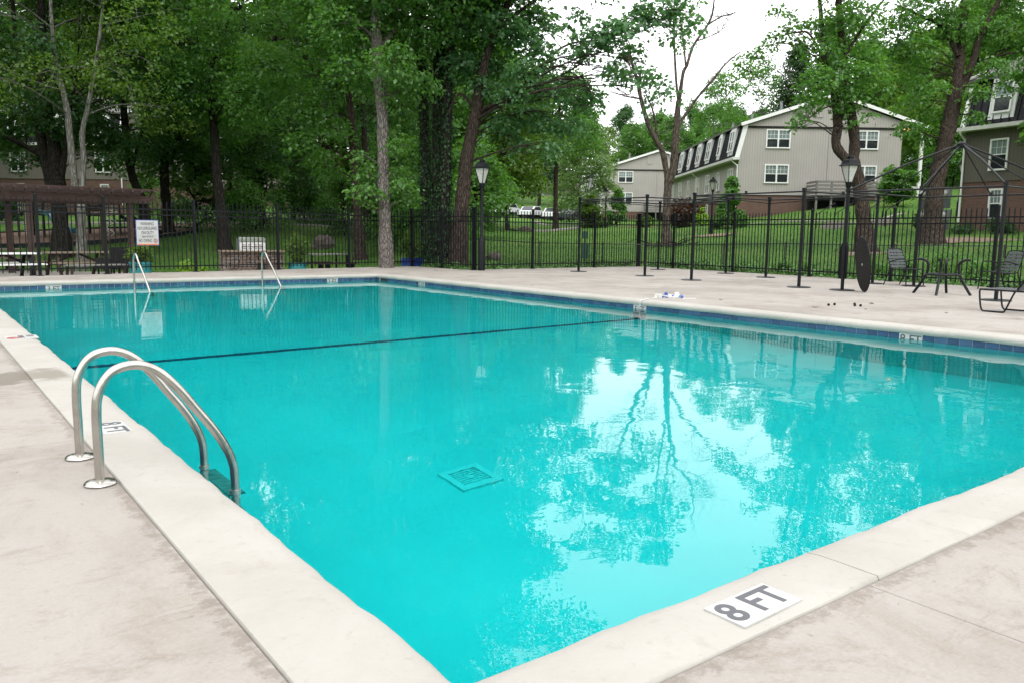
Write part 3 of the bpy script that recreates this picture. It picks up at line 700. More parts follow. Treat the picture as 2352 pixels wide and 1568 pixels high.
def strap_chair(label, loc, rz):
    o = thing('strap_chair', label, 'chair', loc, rz, 'strap chairs under the gazebo')
    fr_m, st = 'frame_metal', 'strap'
    def B(mb, n, mt=fr_m): inst(mb.mesh(n, mt, True), n, o)
    for s_ in (-1, 1):
        y = .29*s_
        B(MB().tube(smooth_path([(.30, y*1.02, 0), (.27, y, .3), (.25, y, .60), (.20, y, .655), (.05, y, .66), (-.22, y, .60)], 4), .014, 8), 'arm_frame')
        B(MB().tube(smooth_path([(-.40, y*.95, 0), (-.27, y*.95, .30), (-.24, y*.93, .44)], 4), .014, 8), 'leg')
    B(MB().tube(smooth_path([(.26, -.26, .42), (.26, .26, .42), (-.20, .26, .40), (-.30, .26, .62), (-.37, .25, .86), (-.40, .18, .91), (-.40, -.18, .91), (-.37, -.25, .86), (-.30, -.26, .62), (-.20, -.26, .40)], 4), .013, 8, True), 'seat_frame')
    for i in range(7):
        a = i/6; x = .24-.42*a; B(MB().box((x, 0, .425-.02*a), (.048, .53, .006)), 'seat_strap', st)
    for i in range(6): B(MB().bar((.25, -.2+i*.08, .435), (-.19, -.2+i*.08, .415), .045, .005), 'seat_strap', st)
    for i in range(6):
        a = i/5; z = .47+.38*a; x = -.225-.145*a; B(MB().box((x, 0, z), (.006, .53, .05), m=Matrix.Rotation(R(-20), 3, 'Y')), 'back_strap', st)
    for i in range(5): B(MB().bar((-.228, -.18+i*.09, .44), (-.402, -.18+i*.09, .905), .045, .005, up=(1, 0, .3)), 'back_strap', st)
q = gs(3690, 1146); strap_chair('grey strap chair at the fence facing the bare table base', (q[0]-.2, q[1]+.35, 0), R(-104))
q = gs(3985, 1163); strap_chair('grey strap chair behind the gazebo post facing left', (q[0]+.35, q[1]+.1, 0), R(150))
q = gs(3765, 1178); o = thing('table_base', 'bare dark table base with ring and flared curved legs', 'table base', (q[0], q[1]-.0, 0))
qx, qy = q[0], q[1]
for k in range(4):
    a = R(15+90*k); c, s_ = math.cos(a), math.sin(a)
    MB().tube(smooth_path([(qx+c*.55, qy+s_*.55, 0), (qx+c*.40, qy+s_*.40, .25), (qx+c*.30, qy+s_*.30, .48), (qx+c*.30, qy+s_*.30, .66), (qx+c*.40, qy+s_*.40, .73), (qx+c*.50, qy+s_*.50, .735)], 4), .028, 8).build('leg', 'frame_metal', o, True)
MB().tube([(qx+.33*math.cos(a), qy+.33*math.sin(a), .42) for a in np.linspace(0, 2*math.pi, 25)[:-1]], .022, 8, True).build('ring', 'frame_metal', o, True)

# chaise longue running out of the picture
q = gs(3912, 1245); q2 = gs(4012, 1236.5)
ux = Vector((q2[0]-q[0], q2[1]-q[1], 0)); P0 = Vector((q[0], q[1], 0)); U = Vector((math.cos(R(-96)), math.sin(R(-96)), 0)); Vv = Vector((math.cos(R(-6)), math.sin(R(-6)), 0))
o = thing('chaise_lounge', 'dark strap chaise lounge with raised back on the deck', 'lounge chair', P0)
SZ = .36
for k in (0, 1):
    b = P0+Vv*(.64*k)
    for s0 in (0.02, .74):
        z = lambda s_, zz: b+U*s_+Vector((0, 0, zz))
        MB().tube(smooth_path([z(s0+.02, SZ), z(s0-.02, SZ-.03), z(s0+.01, .10), z(s0+.05, .018), z(s0+.12, .014), z(s0+.30, .014), z(s0+.37, .018), z(s0+.41, .06), z(s0+.52, SZ-.03), z(s0+.56, SZ)], 4), .0145, 8).build('leg_loop', 'frame_metal', o, True)
    MB().tube([b+U*-.0+Vector((0, 0, SZ)), b+U*1.15+Vector((0, 0, SZ)), b+U*1.9+Vector((0, 0, SZ))], .016, 8).build('side_rail', 'frame_metal', o, True)
    MB().tube([b+U*.58+Vector((0, 0, SZ+.02)), b+U*1.02+Vector((0, 0, SZ+.66))], .014, 8).build('back_rail', 'frame_metal', o, True)
for i in range(8): 
    c = P0+U*(.04+i*.072)+Vector((0, 0, SZ+.012)); MB().bar(c, c+Vv*.64, .05, .006).build('seat_strap', 'strap', o)
for i in range(10):
    c = P0+U*(.60+i*.046)+Vector((0, 0, SZ+.04+i*.068)); MB().bar(c, c+Vv*.64, .006, .052, up=(.3, -.3, 1)).build('back_strap', 'strap', o)

# coiled float rope
bu = gs(2672, 1194); bo = thing('float_rope', 'coiled lane rope with blue and white floats on the deck', 'float rope', (bu[0], bu[1], 0))
dvx = Vector((cy, -sy, 0)); dvy = Vector((sy, cy, 0)); c = Vector((bu[0], bu[1], 0))
for i, (a, b, z, mt) in enumerate([(-.42, 0, .055, 'white_plastic'), (-.30, -.02, .06, 'white_plastic'), (-.19, .03, .06, 'float_blue'), (-.05, -.03, .06, 'float_blue'), (.06, -.02, .06, 'white_plastic'), (.17, .04, .06, 'float_blue'), (.27, 0, .06, 'white_plastic'), (.38, .05, .06, 'white_plastic'), (.46, -.02, .06, 'float_blue'), (-.05, .12, .15, 'float_blue'), (.33, .10, .15, 'white_plastic'), (.1, .16, .06, 'white_plastic'), (-.25, .16, .06, 'white_plastic')]):
    mm = Matrix.Rotation(R(random.uniform(-50, 50)), 3, 'Z') @ Matrix.Rotation(R(90), 3, 'Y')
    MB().lathe([(.02, -.075), (.045, -.07), (.06, -.03), (.06, .03), (.045, .07), (.02, .075)], c+dvx*a*.52+dvy*b*.6+Vector((0, 0, z*.55)), 14, 0, mm*.55).build('float', mt, bo, True)
P = [c+dvx*(.27*math.cos(k*.9)*(1-k*.012))+dvy*(.11*math.sin(k*.9))+Vector((0, 0, .012+.06*abs(math.sin(k*.47)))) for k in range(24)]
MB().tube(smooth_path(P, 4), .006, 6).build('rope_coil', 'rope', bo, True)
MB().tube(smooth_path([c+dvx*-.32+Vector((0, 0, .01)), c+dvx*-.2+dvy*-.1+Vector((0, 0, .01)), c+dvx*.4+dvy*-.14+Vector((0, 0, .01)), c+dvx*.5+dvy*-.11+Vector((0, 0, .01))], 6), .006, 6).build('rope_tail', 'rope', bo, True)
ro = Vector((X1, LY-.05, 0)); ra = thing('anchor_rope', 'short white rope hanging over the coping at 5 FT', 'rope', (X1+.08, LY-.05, 0))
MB().tube(smooth_path([ro+Vector((.25, .05, .02)), ro+Vector((.08, 0, .022)), ro+Vector((-.012, 0, -.01)), ro+Vector((-.016, .01, -.10)), ro+Vector((-.012, .0, -.24))], 5), .008, 6).build('rope', 'rope', ra, True)

# small things lying on the deck: acorns and fallen leaves
for i, (sx, sy_) in enumerate([(3314, 1224), (3338, 1222), (3418, 1221), (3419, 1226), (3442, 1227)]):
    q = gs(sx, sy_); b = MB(); b.blob((q[0], q[1], .022), (.024, .024, .022), 8, 6, .05); tag(b.build('seed_ball', 'bark_dark', None, True, (q[0], q[1], 0)), ['dark seed ball farthest left of the five on the deck', 'dark seed ball second from left on the deck', 'dark seed ball at the back of the close pair', 'dark seed ball at the front of the close pair', 'dark seed ball farthest right of the five on the deck'][i], 'seed ball', 'seed balls on the deck')
for i, (sx, sy_, s_) in enumerate([(3262, 1232, .09), (3497, 1216, .10), (2888, 1201, .07), (1740, 1083, .12), (3780, 1254, .05), (3465, 1240, .04), (2010, 1014+180, .05)]):
    q = gs(sx, sy_); b = MB(); a = i*1.3
    for k in range(3):
        t_ = a+k*.7; d = Vector((math.cos(t_), math.sin(t_), 0)); e_ = Vector((-d.y, d.x, 0)); p = Vector((q[0], q[1], .006))
        b.add([p, p+d*s_*.5+e_*s_*.25+Vector((0, 0, .012)), p+d*s_+Vector((0, 0, .004)), p+d*s_*.5-e_*s_*.25+Vector((0, 0, .01))], [(0, 1, 2, 3)])
    tag(b.build('fallen_leaf', 'litter', None, False, (q[0], q[1], 0)), ['curled brown leaf on the deck in front of the gazebo', 'dry twig leaf on the stained deck before the tabletop', 'brown leaf on the deck below the middle shade frame', 'brown leaf on the deck near the skimmer corner', 'pale leaf on the deck before the chaise lounge', 'tiny leaf beside the small seed balls', 'leaf scrap on the coping of the long side'][i], 'leaf', 'fallen leaves on the deck')

# ================================================================== PATIO BEYOND THE FENCE
PZ = -.30
def B2(p, q): return p
def pergola():
    A = wp(74, 600, 24.6); Bq = wp(303, 600, 26.6); ux = Vector((Bq[0]-A[0], Bq[1]-A[1], 0)); L = ux.length; ux.normalize(); uy = Vector((-ux.y, ux.x, 0))
    O = Vector((A[0], A[1], PZ)); o = thing('pergola', 'dark brown timber pergola with notched rafters over the picnic tables', 'pergola', O)
    Hb = 2.42; W = 2.7
    for s_ in (-2.9, 0, L):
        for k in (0, W):
            c = O+ux*s_+uy*k; MB().box(c+Vector((0, 0, Hb/2)), (.15, .15, Hb), math.atan2(ux.y, ux.x)).build('post', 'brown_wood', o)
    for k in (0, W):
        for dy in (-.1, .1):
            p0 = O+ux*-3.6+uy*(k+dy)+Vector((0, 0, Hb+.02)); p1 = O+ux*(L+.62)+uy*(k+dy)+Vector((0, 0, Hb+.02))
            m = MB(); m.bar(p0, p1, .05, .24); m.bar(p1, p1+ux*.14+Vector((0, 0, .05)), .05, .12); m.build('beam', 'brown_wood', o)
    n = int((L+4.0)/.30)
    for i in range(n):
        c = O+ux*(-3.5+i*.30)+Vector((0, 0, Hb+.22)); m = MB(); m.bar(c+uy*-.55, c+uy*(W+.55), .045, .16)
        m.bar(c+uy*-.55+Vector((0, 0, .02)), c+uy*-.72+Vector((0, 0, .05)), .045, .09); m.build('rafter', 'brown_wood', o)
    for k in range(11):
        c = O+uy*(-.6+k*.39)+Vector((0, 0, Hb+.325)); MB().bar(c+ux*-3.7, c+ux*(L+.7), .045, .04).build('slat', 'brown_wood', o)
pergola()

def picnic(label, x, D, rz, mat, legs, L=1.85):
    q = wp(x, 600, D); o = thing('picnic_table', label, 'picnic table', (q[0], q[1], PZ), rz, 'picnic tables on the patio')
    for i in range(5): inst(MB().box((0, -.30+i*.15, .745), (L, .14, .04)).mesh('top_plank', mat), 'top_plank', o)
    for s_ in (-1, 1):
        for k in (0, 1): inst(MB().box((0, s_*(.66+k*.14), .45), (L, .13, .04)).mesh('seat_plank', mat), 'seat_plank', o)
        x_ = s_*L*.34
        inst(MB().bar((x_, -.62, 0), (x_, -.22, .72), .09, .05).mesh('leg', legs), 'leg', o); inst(MB().bar((x_, .62, 0), (x_, .22, .72), .09, .05).mesh('leg', legs), 'leg', o)
        inst(MB().bar((x_+.06, -.78, .41), (x_+.06, .78, .41), .04, .09).mesh('seat_bearer', legs), 'seat_bearer', o)
        inst(MB().bar((s_*.05, 0, .70), (x_, 0, .42), .04, .07).mesh('brace', legs), 'brace', o)
picnic('weathered wooden picnic table under the pergola', 178, 24.9, sa+R(2), 'table_wood', 'brown_wood', 2.0)
picnic('pale plastic topped picnic table at the left end of the pergola', 8, 22.9, sa, 'white_plastic', 'black_metal', 1.75)
picnic('small weathered picnic table at the back of the pergola', -20, 27.5, sa, 'table_wood', 'brown_wood', 1.8)

def bench(label, x, D, rz, L=.9):
    q = wp(x, 600, D); o = thing('slatted_bench', label, 'bench', (q[0], q[1], PZ), rz)
    for i in range(6): inst(MB().box((0, -.2+i*.08, .46), (L*1.1, .07, .03)).mesh('slat', 'grey_wood'), 'slat', o)
    for sx in (-1, 1):
        for sy_ in (-1, 1): inst(MB().box((sx*L*.48, sy_*.19, .22), (.06, .06, .44)).mesh('leg', 'brown_wood'), 'leg', o)
bench('low dark slatted bench behind the fence before the wicker chair', 220, 22.6, sa, 1.45)
q = wp(258, 600, 24.4); o = thing('wicker_chair', 'dark wicker armchair with square back on the patio', 'chair', (q[0], q[1], PZ), R(120))
for nm, c, d in (('seat', (0, 0, .36), (.62, .62, .18)), ('backrest', (-.29, 0, .62), (.08, .62, .62)), ('arm', (0, -.31, .5), (.6, .07, .22)), ('arm', (0, .31, .5), (.6, .07, .22))): inst(MB().box(c, d).mesh(nm, 'wicker'), nm, o)
for sx in (-1, 1):
    for sy_ in (-1, 1): inst(MB().box((sx*.27, sy_*.28, .14), (.04, .04, .28)).mesh('leg', 'black_metal'), 'leg', o)

# dining table of black metal
q = wp(745, 600, 27.2); o = thing('patio_table', 'long grey patio table with dark legs behind the teal planter', 'table', (q[0], q[1], terr(q[0], q[1])), R(8))
inst(MB().box((0, 0, .73), (1.5, .8, .035)).mesh('top', 'grey_wood'), 'top', o)
for sx in (-1, 1):
    for sy_ in (-1, 1): inst(MB().box((sx*.68, sy_*.33, .36), (.05, .05, .72)).mesh('leg', 'black_metal'), 'leg', o)
for yy in (-.75, .75):
    ob = thing('patio_bench', 'dark bench on the near side of the grey patio table' if yy < 0 else 'dark bench on the far side of the grey patio table', 'bench', (q[0]-yy*math.sin(R(8)), q[1]+yy*math.cos(R(8)), terr(q[0], q[1])), R(8))
    inst(MB().box((0, 0, .44), (1.4, .3, .035)).mesh('seat', 'brown_wood'), 'seat', ob)
    for sx in (-1, 1): inst(MB().box((sx*.6, 0, .21), (.05, .26, .42)).mesh('leg', 'black_metal'), 'leg', ob)

# stone grill island: every stone its own piece
t = NT('field_stone'); oi = t.n('ShaderNodeObjectInfo'); v = t.coord()
c = t.ramp(oi.outputs['Random'], [(0, (.16, .10, .075)), (.35, (.24, .175, .14)), (.7, (.20, .17, .15)), (1, (.30, .25, .21))]); c = t.mix(t.ramp(t.noise(v, 9, 5), [(.4, (0, 0, 0)), (.75, (.6, .6, .6))]), c, (.10, .075, .06)); t.bsdf(c, .9, 0, t.bump(t.noise(v, 18, 5), .6, .02))
A = wp(513, 622, 25.0); A = Vector((A[0], A[1], PZ)); Bq = wp(653, 622, 25.8); ux = Vector((Bq[0]-A[0], Bq[1]-A[1], 0)); L = ux.length; ux.normalize(); uy = Vector((-ux.y, ux.x, 0)); az = math.atan2(ux.y, ux.x)
gi = thing('grill_island', 'stacked stone outdoor grill island with tan counter slab', 'grill island', A)
Hg = .80
MB().box(A+ux*(L/2)+uy*.42+Vector((0, 0, Hg/2-.01)), (L-.06, .72, Hg-.02), az).build('core', 'dark_void', gi)
MB().box(A+ux*(L/2)+uy*.42+Vector((0, 0, Hg+.025)), (L+.1, .98, .05), az).build('counter', 'table_wood', gi)
st_me = []
for k in range(5):
    b = MB(); n = 6; V = []
    for yv in (0, .06):
        for (a, c) in ((-.5, -.5), (.5, -.5), (.5, .5), (-.5, .5)):
            V.append(((a+random.uniform(-.08, .08))*(1 if yv else .88), -yv*0+(.06 if yv == 0 else 0)-.06, (c+random.uniform(-.1, .1))*(1 if yv else .8)))
    V = [(a, (-.05 if i < 4 else .02)+random.uniform(-.012, .012), c) for i, (a, _, c) in enumerate(V)]
    b.add(V, [(0, 1, 2, 3), (4, 7, 6, 5), (0, 4, 5, 1), (1, 5, 6, 2), (2, 6, 7, 3), (3, 7, 4, 0)]); st_me.append(b.mesh('stone', 'field_stone'))
def stone_face(o0, ud, length, ang):
    z = .0
    while z < Hg-.03:
        h_ = min(random.uniform(.055, .115), Hg-z); s_ = random.uniform(-.1, 0)
        while s_ < length:
            l_ = random.uniform(.10, .28); a = max(s_, 0); b = min(s_+l_, length)
            if b-a > .03:
                c = o0+ud*((a+b)/2)+Vector((0, 0, z+h_/2)); inst(random.choice(st_me), 'stone', gi, c-A, ang, scale=((b-a)*.97, 1, h_*.95))
            s_ += l_
        z += h_
stone_face(A+uy*.05, ux, L, az); stone_face(A+uy*.8+ux*.02, -uy, .75, az-R(90))
MB().box(A+ux*(L*.62)+uy*-.02+Vector((0, 0, .28)), (.24, .05, .34), az).build('fire_door', 'dark_void', gi)
G0 = A+ux*(L*.285)+Vector((0, 0, Hg+.05)); gr = thing('gas_grill', 'stainless steel grill with closed hood on the stone island', 'grill', G0)
gl_ = .78
b = MB(); pr = [(0, 0), (.56, 0), (.56, .30), (.50, .40), (.22, .42), (.06, .30), (.02, .12)]
b.add([G0+ux*x_+uy*(.1+a)+Vector((0, 0, z)) for x_ in (0, gl_) for a, z in pr], [tuple(range(7)), tuple(range(13, 6, -1))]+[(i, 7+i, 7+(i+1) % 7, (i+1) % 7) for i in range(7)]); b.build('hood', 'steel_dull', gr)
MB().box(G0+ux*(gl_/2)+uy*.12+Vector((0, 0, .335)), (gl_*.98, .02, .10), az).build('top_panel', 'steel', gr)
MB().tube([G0+ux*.06+uy*.05+Vector((0, 0, .14)), G0+ux*(gl_-.06)+uy*.05+Vector((0, 0, .14))], .014, 8).build('handle', 'steel', gr)
for r_ in range(3):
    for k in range(4): MB().box(G0+ux*(.14+k*.165)+uy*.105+Vector((0, 0, .06+r_*.06)), (.10, .02, .012), az).build('louvre', 'dark_void', gr)
for k in (0, gl_): MB().box(G0+ux*(k+(-.02 if k == 0 else .02))+uy*.36+Vector((0, 0, .19)), (.03, .54, .38), az).build('end_cap', 'meter_metal', gr)

# ================================================================== FOLIAGE TOOLS
def unit(a): return a/np.maximum(np.linalg.norm(a, axis=1, keepdims=True), 1e-9)
def leaf_arrays(C, N, S, G):                             # centres, normals, sizes, rough growth direction -> folded quads
    n = len(C); N = unit(N); T_ = unit(G - N*np.sum(G*N, 1, keepdims=True)+1e-4*rng.normal(size=(n, 3))); Bn = np.cross(N, T_); S = S[:, None]
    V = np.empty((n, 4, 3)); V[:, 0] = C-T_*S*.5; V[:, 1] = C+Bn*S*.40+N*S*.10; V[:, 2] = C+T_*S*.58-N*S*.12; V[:, 3] = C-Bn*S*.40+N*S*.10
    return V.reshape(-1, 3), np.arange(4*n).reshape(n, 4)
def clump_leaves(clumps, leaf=.17, per=1.0, spray=10, sr=.42, flat=.7, droop=.25):
    Cs, Ns, Gs = [], [], []
    for c, r, n in clumps:
        k = max(1, int(n*per/spray)); d = unit(rng.normal(size=(k, 3))); rad = r*(.35+.65*rng.random(k)**.5)[:, None]
        p = d*rad; p[:, 2] *= flat; p += np.array(c)
        nr = unit(np.array([0, 0, 1.0])+d*.45+rng.normal(size=(k, 3))*.35)
        a1 = unit(np.cross(nr, rng.normal(size=(k, 3)))); a2 = np.cross(nr, a1)
        for j in range(spray):
            th = rng.random(k)*2*math.pi; q = (sr*np.sqrt(rng.random(k)))[:, None]
            off = a1*np.cos(th)[:, None]*q+a2*np.sin(th)[:, None]*q*.8
            off[:, 2] -= droop*q[:, 0]**2/sr
            Cs.append(p+off); Ns.append(nr+rng.normal(size=(k, 3))*.55); Gs.append(off+d*.15-np.array([0, 0, .12])+rng.normal(size=(k, 3))*.1)
    C = np.concatenate(Cs); n = len(C)
    return leaf_arrays(C, np.concatenate(Ns), leaf*(.65+.7*rng.random(n)), np.concatenate(Gs))
FINE = 1.45
def leafmesh(clumps, mat, off=(0, 0, 0), **kw):
    V, F = clump_leaves(clumps, **kw); return npmesh('foliage', V-np.array(off), F, mat)

def limb(mb, a, b, r0, r1, sag=.12, n=6):
    a, b = np.array(a, float), np.array(b, float); L = np.linalg.norm(b-a); k = rng.normal(size=3)*L*.09; P = []
    for i in range(n+1):
        t_ = i/n; p = a+(b-a)*t_+k*math.sin(math.pi*t_); p[2] += sag*L*math.sin(math.pi*t_*.8)*(1 if b[2] > a[2]-1 else .4); P.append(p)
    mb.tube(P, [r0+(r1-r0)*(i/n) for i in range(n+1)], 6 if r0 > .05 else 4); return P

def shrub(name, label, cat, loc, rx, h, mat, n, leaf=.07, group=None, flat=None, cone=False, stem='bark_brown', spray=6):
    o = thing(name, label, cat, loc, 0, group); cl = []
    for i in range(26):
        if cone:
            f = rng.random(); z = h*(.08+.9*f); rr_ = rx*(1-f)**.75*.8; a = rng.random()*6.28; cl.append(((loc[0]+rr_*math.cos(a)*rng.random()**.4, loc[1]+rr_*math.sin(a)*rng.random()**.4, loc[2]+z), rx*.32*(1-.6*f)+.05, n/26))
        else:
            d = rng.normal(size=3); d /= np.linalg.norm(d); q = rng.random()**.35*.74; cl.append(((loc[0]+d[0]*rx*q, loc[1]+d[1]*rx*q, loc[2]+h*.49+d[2]*h*.55*q), rx*.36, n/26))
    inst(leafmesh(cl, mat, loc, leaf=leaf, spray=spray, sr=rx*.18, flat=.9), 'foliage', o)
    mb = MB()
    for c, r, _ in cl[:9]: limb(mb, (loc[0], loc[1], loc[2]-.05), c, .018*max(1, h*.6), .006, 0)
    mb.build('stems', stem, o); return o

# planters with bushes
def planter(label, x, D, h, rx, bh, leafm, extra):
    q = wp(x, 600, D); z = PZ if x < 600 else terr(q[0], q[1]); o = thing('planter', label, 'planter', (q[0], q[1], z))
    inst(MB().lathe([(.20, 0), (.27, .05), (.30, .30), (.285, .46), (.31, .48), (.31, .54), (.27, .54), (.26, .48)], (0, 0, 0), 20).mesh('pot', 'teal_plastic', True), 'pot', o)
    inst(MB().lathe([(.26, .44), (.26, .47)], (0, 0, 0), 16).mesh('soil', 'mulch'), 'soil', o)
    s_ = shrub('potted_bush', extra, 'bush', (q[0], q[1], z+.46), rx, bh, leafm, 1600, .055)
planter('teal pot at the fence below the warning sign', 322, 23.2, .5, .43, .62, 'leaf_yellow', 'olive leafed bush growing in the teal pot under the sign')
planter('teal pot beside the stone grill island', 683, 26.2, .5, .48, 1.15, 'leaf_yellow', 'tall feathery yellow green bush in the pot by the grill')
for lb, x, y, D, rx, h in (('round lime green shrub at the patio edge', 427, 612, 25.5, .30, .42), ('small lime green shrub in front of the grill island', 464, 620, 25.2, .22, .28)):
    q = wp(x, y, D); shrub('lime_shrub', lb, 'shrub', (q[0], q[1], PZ+.02), rx, h+.08, 'leaf_lime', 1300, .06, 'lime shrubs by the grill')
q = wp(947, 605, 29.6); bx_ = thing('planter_box', 'blue slatted planter box behind the fence corner', 'planter', (q[0], q[1], terr(q[0], q[1])-.05), R(20))
for s_ in (-1, 1):
    for i in range(7): inst(MB().box((-.27+i*.09, s_*.24, .18), (.08, .025, .36)).mesh('slat', 'blue_plastic'), 'slat', bx_)
    for i in range(5): inst(MB().box((s_*.31, -.18+i*.09, .18), (.025, .08, .36)).mesh('slat', 'blue_plastic'), 'slat', bx_)
inst(MB().box((0, 0, .16), (.56, .44, .3)).mesh('soil', 'mulch'), 'soil', bx_)
shrub('young_bush', 'loose olive bush rising from the blue planter box', 'bush', (q[0], q[1], terr(q[0], q[1])+.25), .5, 1.15, 'leaf_yellow', 900, .07)

# ------------------------------------------------------------------ playground
q0 = wp(150, 548, 45); PZg = terr(q0[0], q0[1]); ex = Vector((cy, -sy, 0)); ey = Vector((sy, cy, 0)); PO = Vector((q0[0], q0[1], PZg))
mb = MB(); V = [PO+ex*(7.2*math.cos(a)*1.0)+ey*(4.4*math.sin(a))+Vector((0, 0, .06)) for a in np.linspace(0, 2*math.pi, 41)[:-1]]
V = [Vector((p.x, p.y, terr(p.x, p.y)+.12)) for p in V]; mb.add(V+[p-Vector((0, 0, .5)) for p in V], [tuple(range(40))]+[(i, (i+1) % 40, 40+(i+1) % 40, 40+i) for i in range(40)]); struct(mb.build('mulch_bed', 'mulch'))
kb = thing('play_border', 'black plastic border round the playground mulch', 'border', PO)
for i in range(20):
    a0, a1 = i*2*math.pi/20, (i+1)*2*math.pi/20-.012
    pA = PO+ex*(7.3*math.cos(a0))+ey*(4.5*math.sin(a0))+Vector((0, 0, .02)); pB = PO+ex*(7.3*math.cos(a1))+ey*(4.5*math.sin(a1))+Vector((0, 0, .02)); pA.z, pB.z = terr(pA.x, pA.y)+.08, terr(pB.x, pB.y)+.08; MB().bar(pA, pB, .11, .26).build('border_timber', 'dark_plastic', kb)
pg = thing('play_structure', 'dark playground climbing frame with teal slides and pale rails', 'playground', PO)
def L3(a, b, z): return PO+ex*a+ey*b+Vector((0, 0, z))
for a, b in ((-2.2, -.6), (-2.2, .8), (-.8, -.6), (-.8, .8), (1.0, -.6), (1.0, .8), (2.4, -.6), (2.4, .8), (3.4, -.6), (3.4, .8)):
    MB().tube([L3(a, b, 0), L3(a, b, 2.55)], .06, 10).build('post', 'dark_plastic', pg, True); MB().blob(L3(a, b, 2.58), (.075, .075, .05), 8, 5, 0).build('post_cap', 'dark_plastic', pg)
for a0, a1, z in ((-2.2, -.8, 1.25), (1.0, 2.4, 1.25), (2.4, 3.4, .95)): MB().box((L3(a0, 0, 0)+L3(a1, 0, 0))/2+ey*.1+Vector((0, 0, z)), (a1-a0, 1.4, .07), -YAW).build('platform', 'dark_plastic', pg)
MB().box(L3(.1, .1, 1.32), (1.9, 1.0, .08), -YAW).build('bridge', 'dark_plastic', pg)
for a0, a1, b in ((-2.15, -1.5, -.6), (2.45, 3.35, -.6), (1.1, 2.3, .8), (-2.2, -.8, .8)):
    MB().tube([L3(a0, b, 2.2), L3(a1, b, 2.2)], .022, 6).build('barrier_rail', 'sand_plastic', pg); MB().tube([L3(a0, b, 1.4), L3(a1, b, 1.4)], .022, 6).build('barrier_rail', 'sand_plastic', pg)
    for i in range(6): MB().tube([L3(a0+(a1-a0)*i/5, b, 1.4), L3(a0+(a1-a0)*i/5, b, 2.2)], .014, 5).build('baluster', 'sand_plastic', pg)
MB().box(L3(1.7, -.62, 2.0), (1.3, .05, .34), -YAW).build('sand_panel', 'sand_plastic', pg); MB().box(L3(1.7, -.62, 1.62), (1.3, .05, .36), -YAW).build('brown_panel', 'brown_wood', pg)
def slide(P, wd, mat, nm='slide'):
    P = smooth_path(P, 5); mb = MB()
    for i, p in enumerate(P):
        d = (P[min(i+1, len(P)-1)]-P[max(i-1, 0)]).normalized(); s_ = d.cross(Vector((0, 0, 1))).normalized()*wd
        mb.v += [tuple(p-s_+Vector((0, 0, .18))), tuple(p-s_), tuple(p+s_), tuple(p+s_+Vector((0, 0, .18))), tuple(p+s_*1.08+Vector((0, 0, .18))), tuple(p+s_*1.05-Vector((0, 0, .05))), tuple(p-s_*1.05-Vector((0, 0, .05))), tuple(p-s_*1.08+Vector((0, 0, .18)))]
    for i in range(len(P)-1):
        for k in range(8): mb.f.append((i*8+k, i*8+(k+1) % 8, (i+1)*8+(k+1) % 8, (i+1)*8+k))
    mb.build(nm, mat, pg, True)
slide([L3(-.7, -.7, 1.35), L3(.0, -1.1, 1.2), L3(.6, -1.6, .7), L3(1.3, -2.2, .35), L3(1.8, -2.5, .3)], .27, 'slide_plastic')
slide([L3(.1, -.7, 1.5), L3(.45, -1.3, 1.1), L3(.95, -2.0, .5), L3(1.6, -2.7, .3)], .27, 'slide_plastic')
slide([L3(-2.2, -.3, 1.4), L3(-3.0, -.6, 1.05), L3(-3.8, -1.2, .6), L3(-4.6, -1.7, .42), L3(-5.2, -1.9, .4)], .33, 'dark_plastic')
slide([L3(3.4, .0, 1.2), L3(4.2, -.4, .8), L3(5.2, -1.0, .38), L3(5.8, -1.3, .3)], .33, 'dark_plastic')
hx = [L3(-1.35+.16*math.cos(k*.9), -1.2+.16*math.sin(k*.9), .15+k*.0185) for k in range(90)]; MB().tube(hx, .016, 5).build('coil_climber', 'sand_plastic', pg)
for k, a in enumerate((2.0, 2.25)): MB().tube(smooth_path([L3(a+.9, -.7, 1.55-.1*k), L3(a+1.2, -1.0, 1.4), L3(a+.8, -1.2, 1.1), L3(a+1.3, -1.4, .9), L3(a+.9, -1.6, .6), L3(a+1.4, -1.8, .3), L3(a+1.1, -1.8, .05)], 5), .022, 6).build('loop_climber', 'sand_plastic', pg, True)
for a in (-2.6, 2.6): MB().tube(smooth_path([L3(a, -.7, 1.3), L3(a, -.75, 2.5), L3(a+.25, -.75, 2.85), L3(a+.5, -.75, 2.5), L3(a+.5, -.7, 1.3)], 5), .024, 6).build('entry_loop', 'sand_plastic', pg, True)

# pale paths on the lawn
def strip(name, px, wd, mat='pale_concrete', up=.05):
    P = []
    for x, y, D in px:
        q = wp(x, y, D); P.append(Vector((q[0], q[1], 0)))
    P = smooth_path(P, 8); mb = MB()
    for i, p in enumerate(P):
        d = (P[min(i+1, len(P)-1)]-P[max(i-1, 0)]).normalized(); s_ = Vector((-d.y, d.x, 0))*wd/2
        for k in (-1, 1): q = p+s_*k; mb.v.append((q.x, q.y, max(terr(q.x, q.y), terr(p.x, p.y))+up+.05))
    n = len(P)
    mb.v += [(x, y, z-.5) for x, y, z in mb.v]
    for i in range(n-1):
        mb.f.append((2*i, 2*i+1, 2*i+3, 2*i+2)); mb.f.append((2*i, 2*i+2, 2*n+2*i+2, 2*n+2*i)); mb.f.append((2*i+1, 2*n+2*i+1, 2*n+2*i+3, 2*i+3))
    return struct(mb.build(name, mat))
strip('footpath', [(-200, 534, 60), (200, 533, 56), (500, 529, 53), (750, 527, 52), (1000, 526, 55)], 1.1)
strip('footpath', [(560, 510, 68), (800, 508, 62), (900, 520, 54), (1000, 530, 50)], 1.0)
strip('path', [(1230, 520, 88), (1250, 516, 80), (1345, 508, 76), (1290, 530, 68), (1180, 536, 62)], .8)
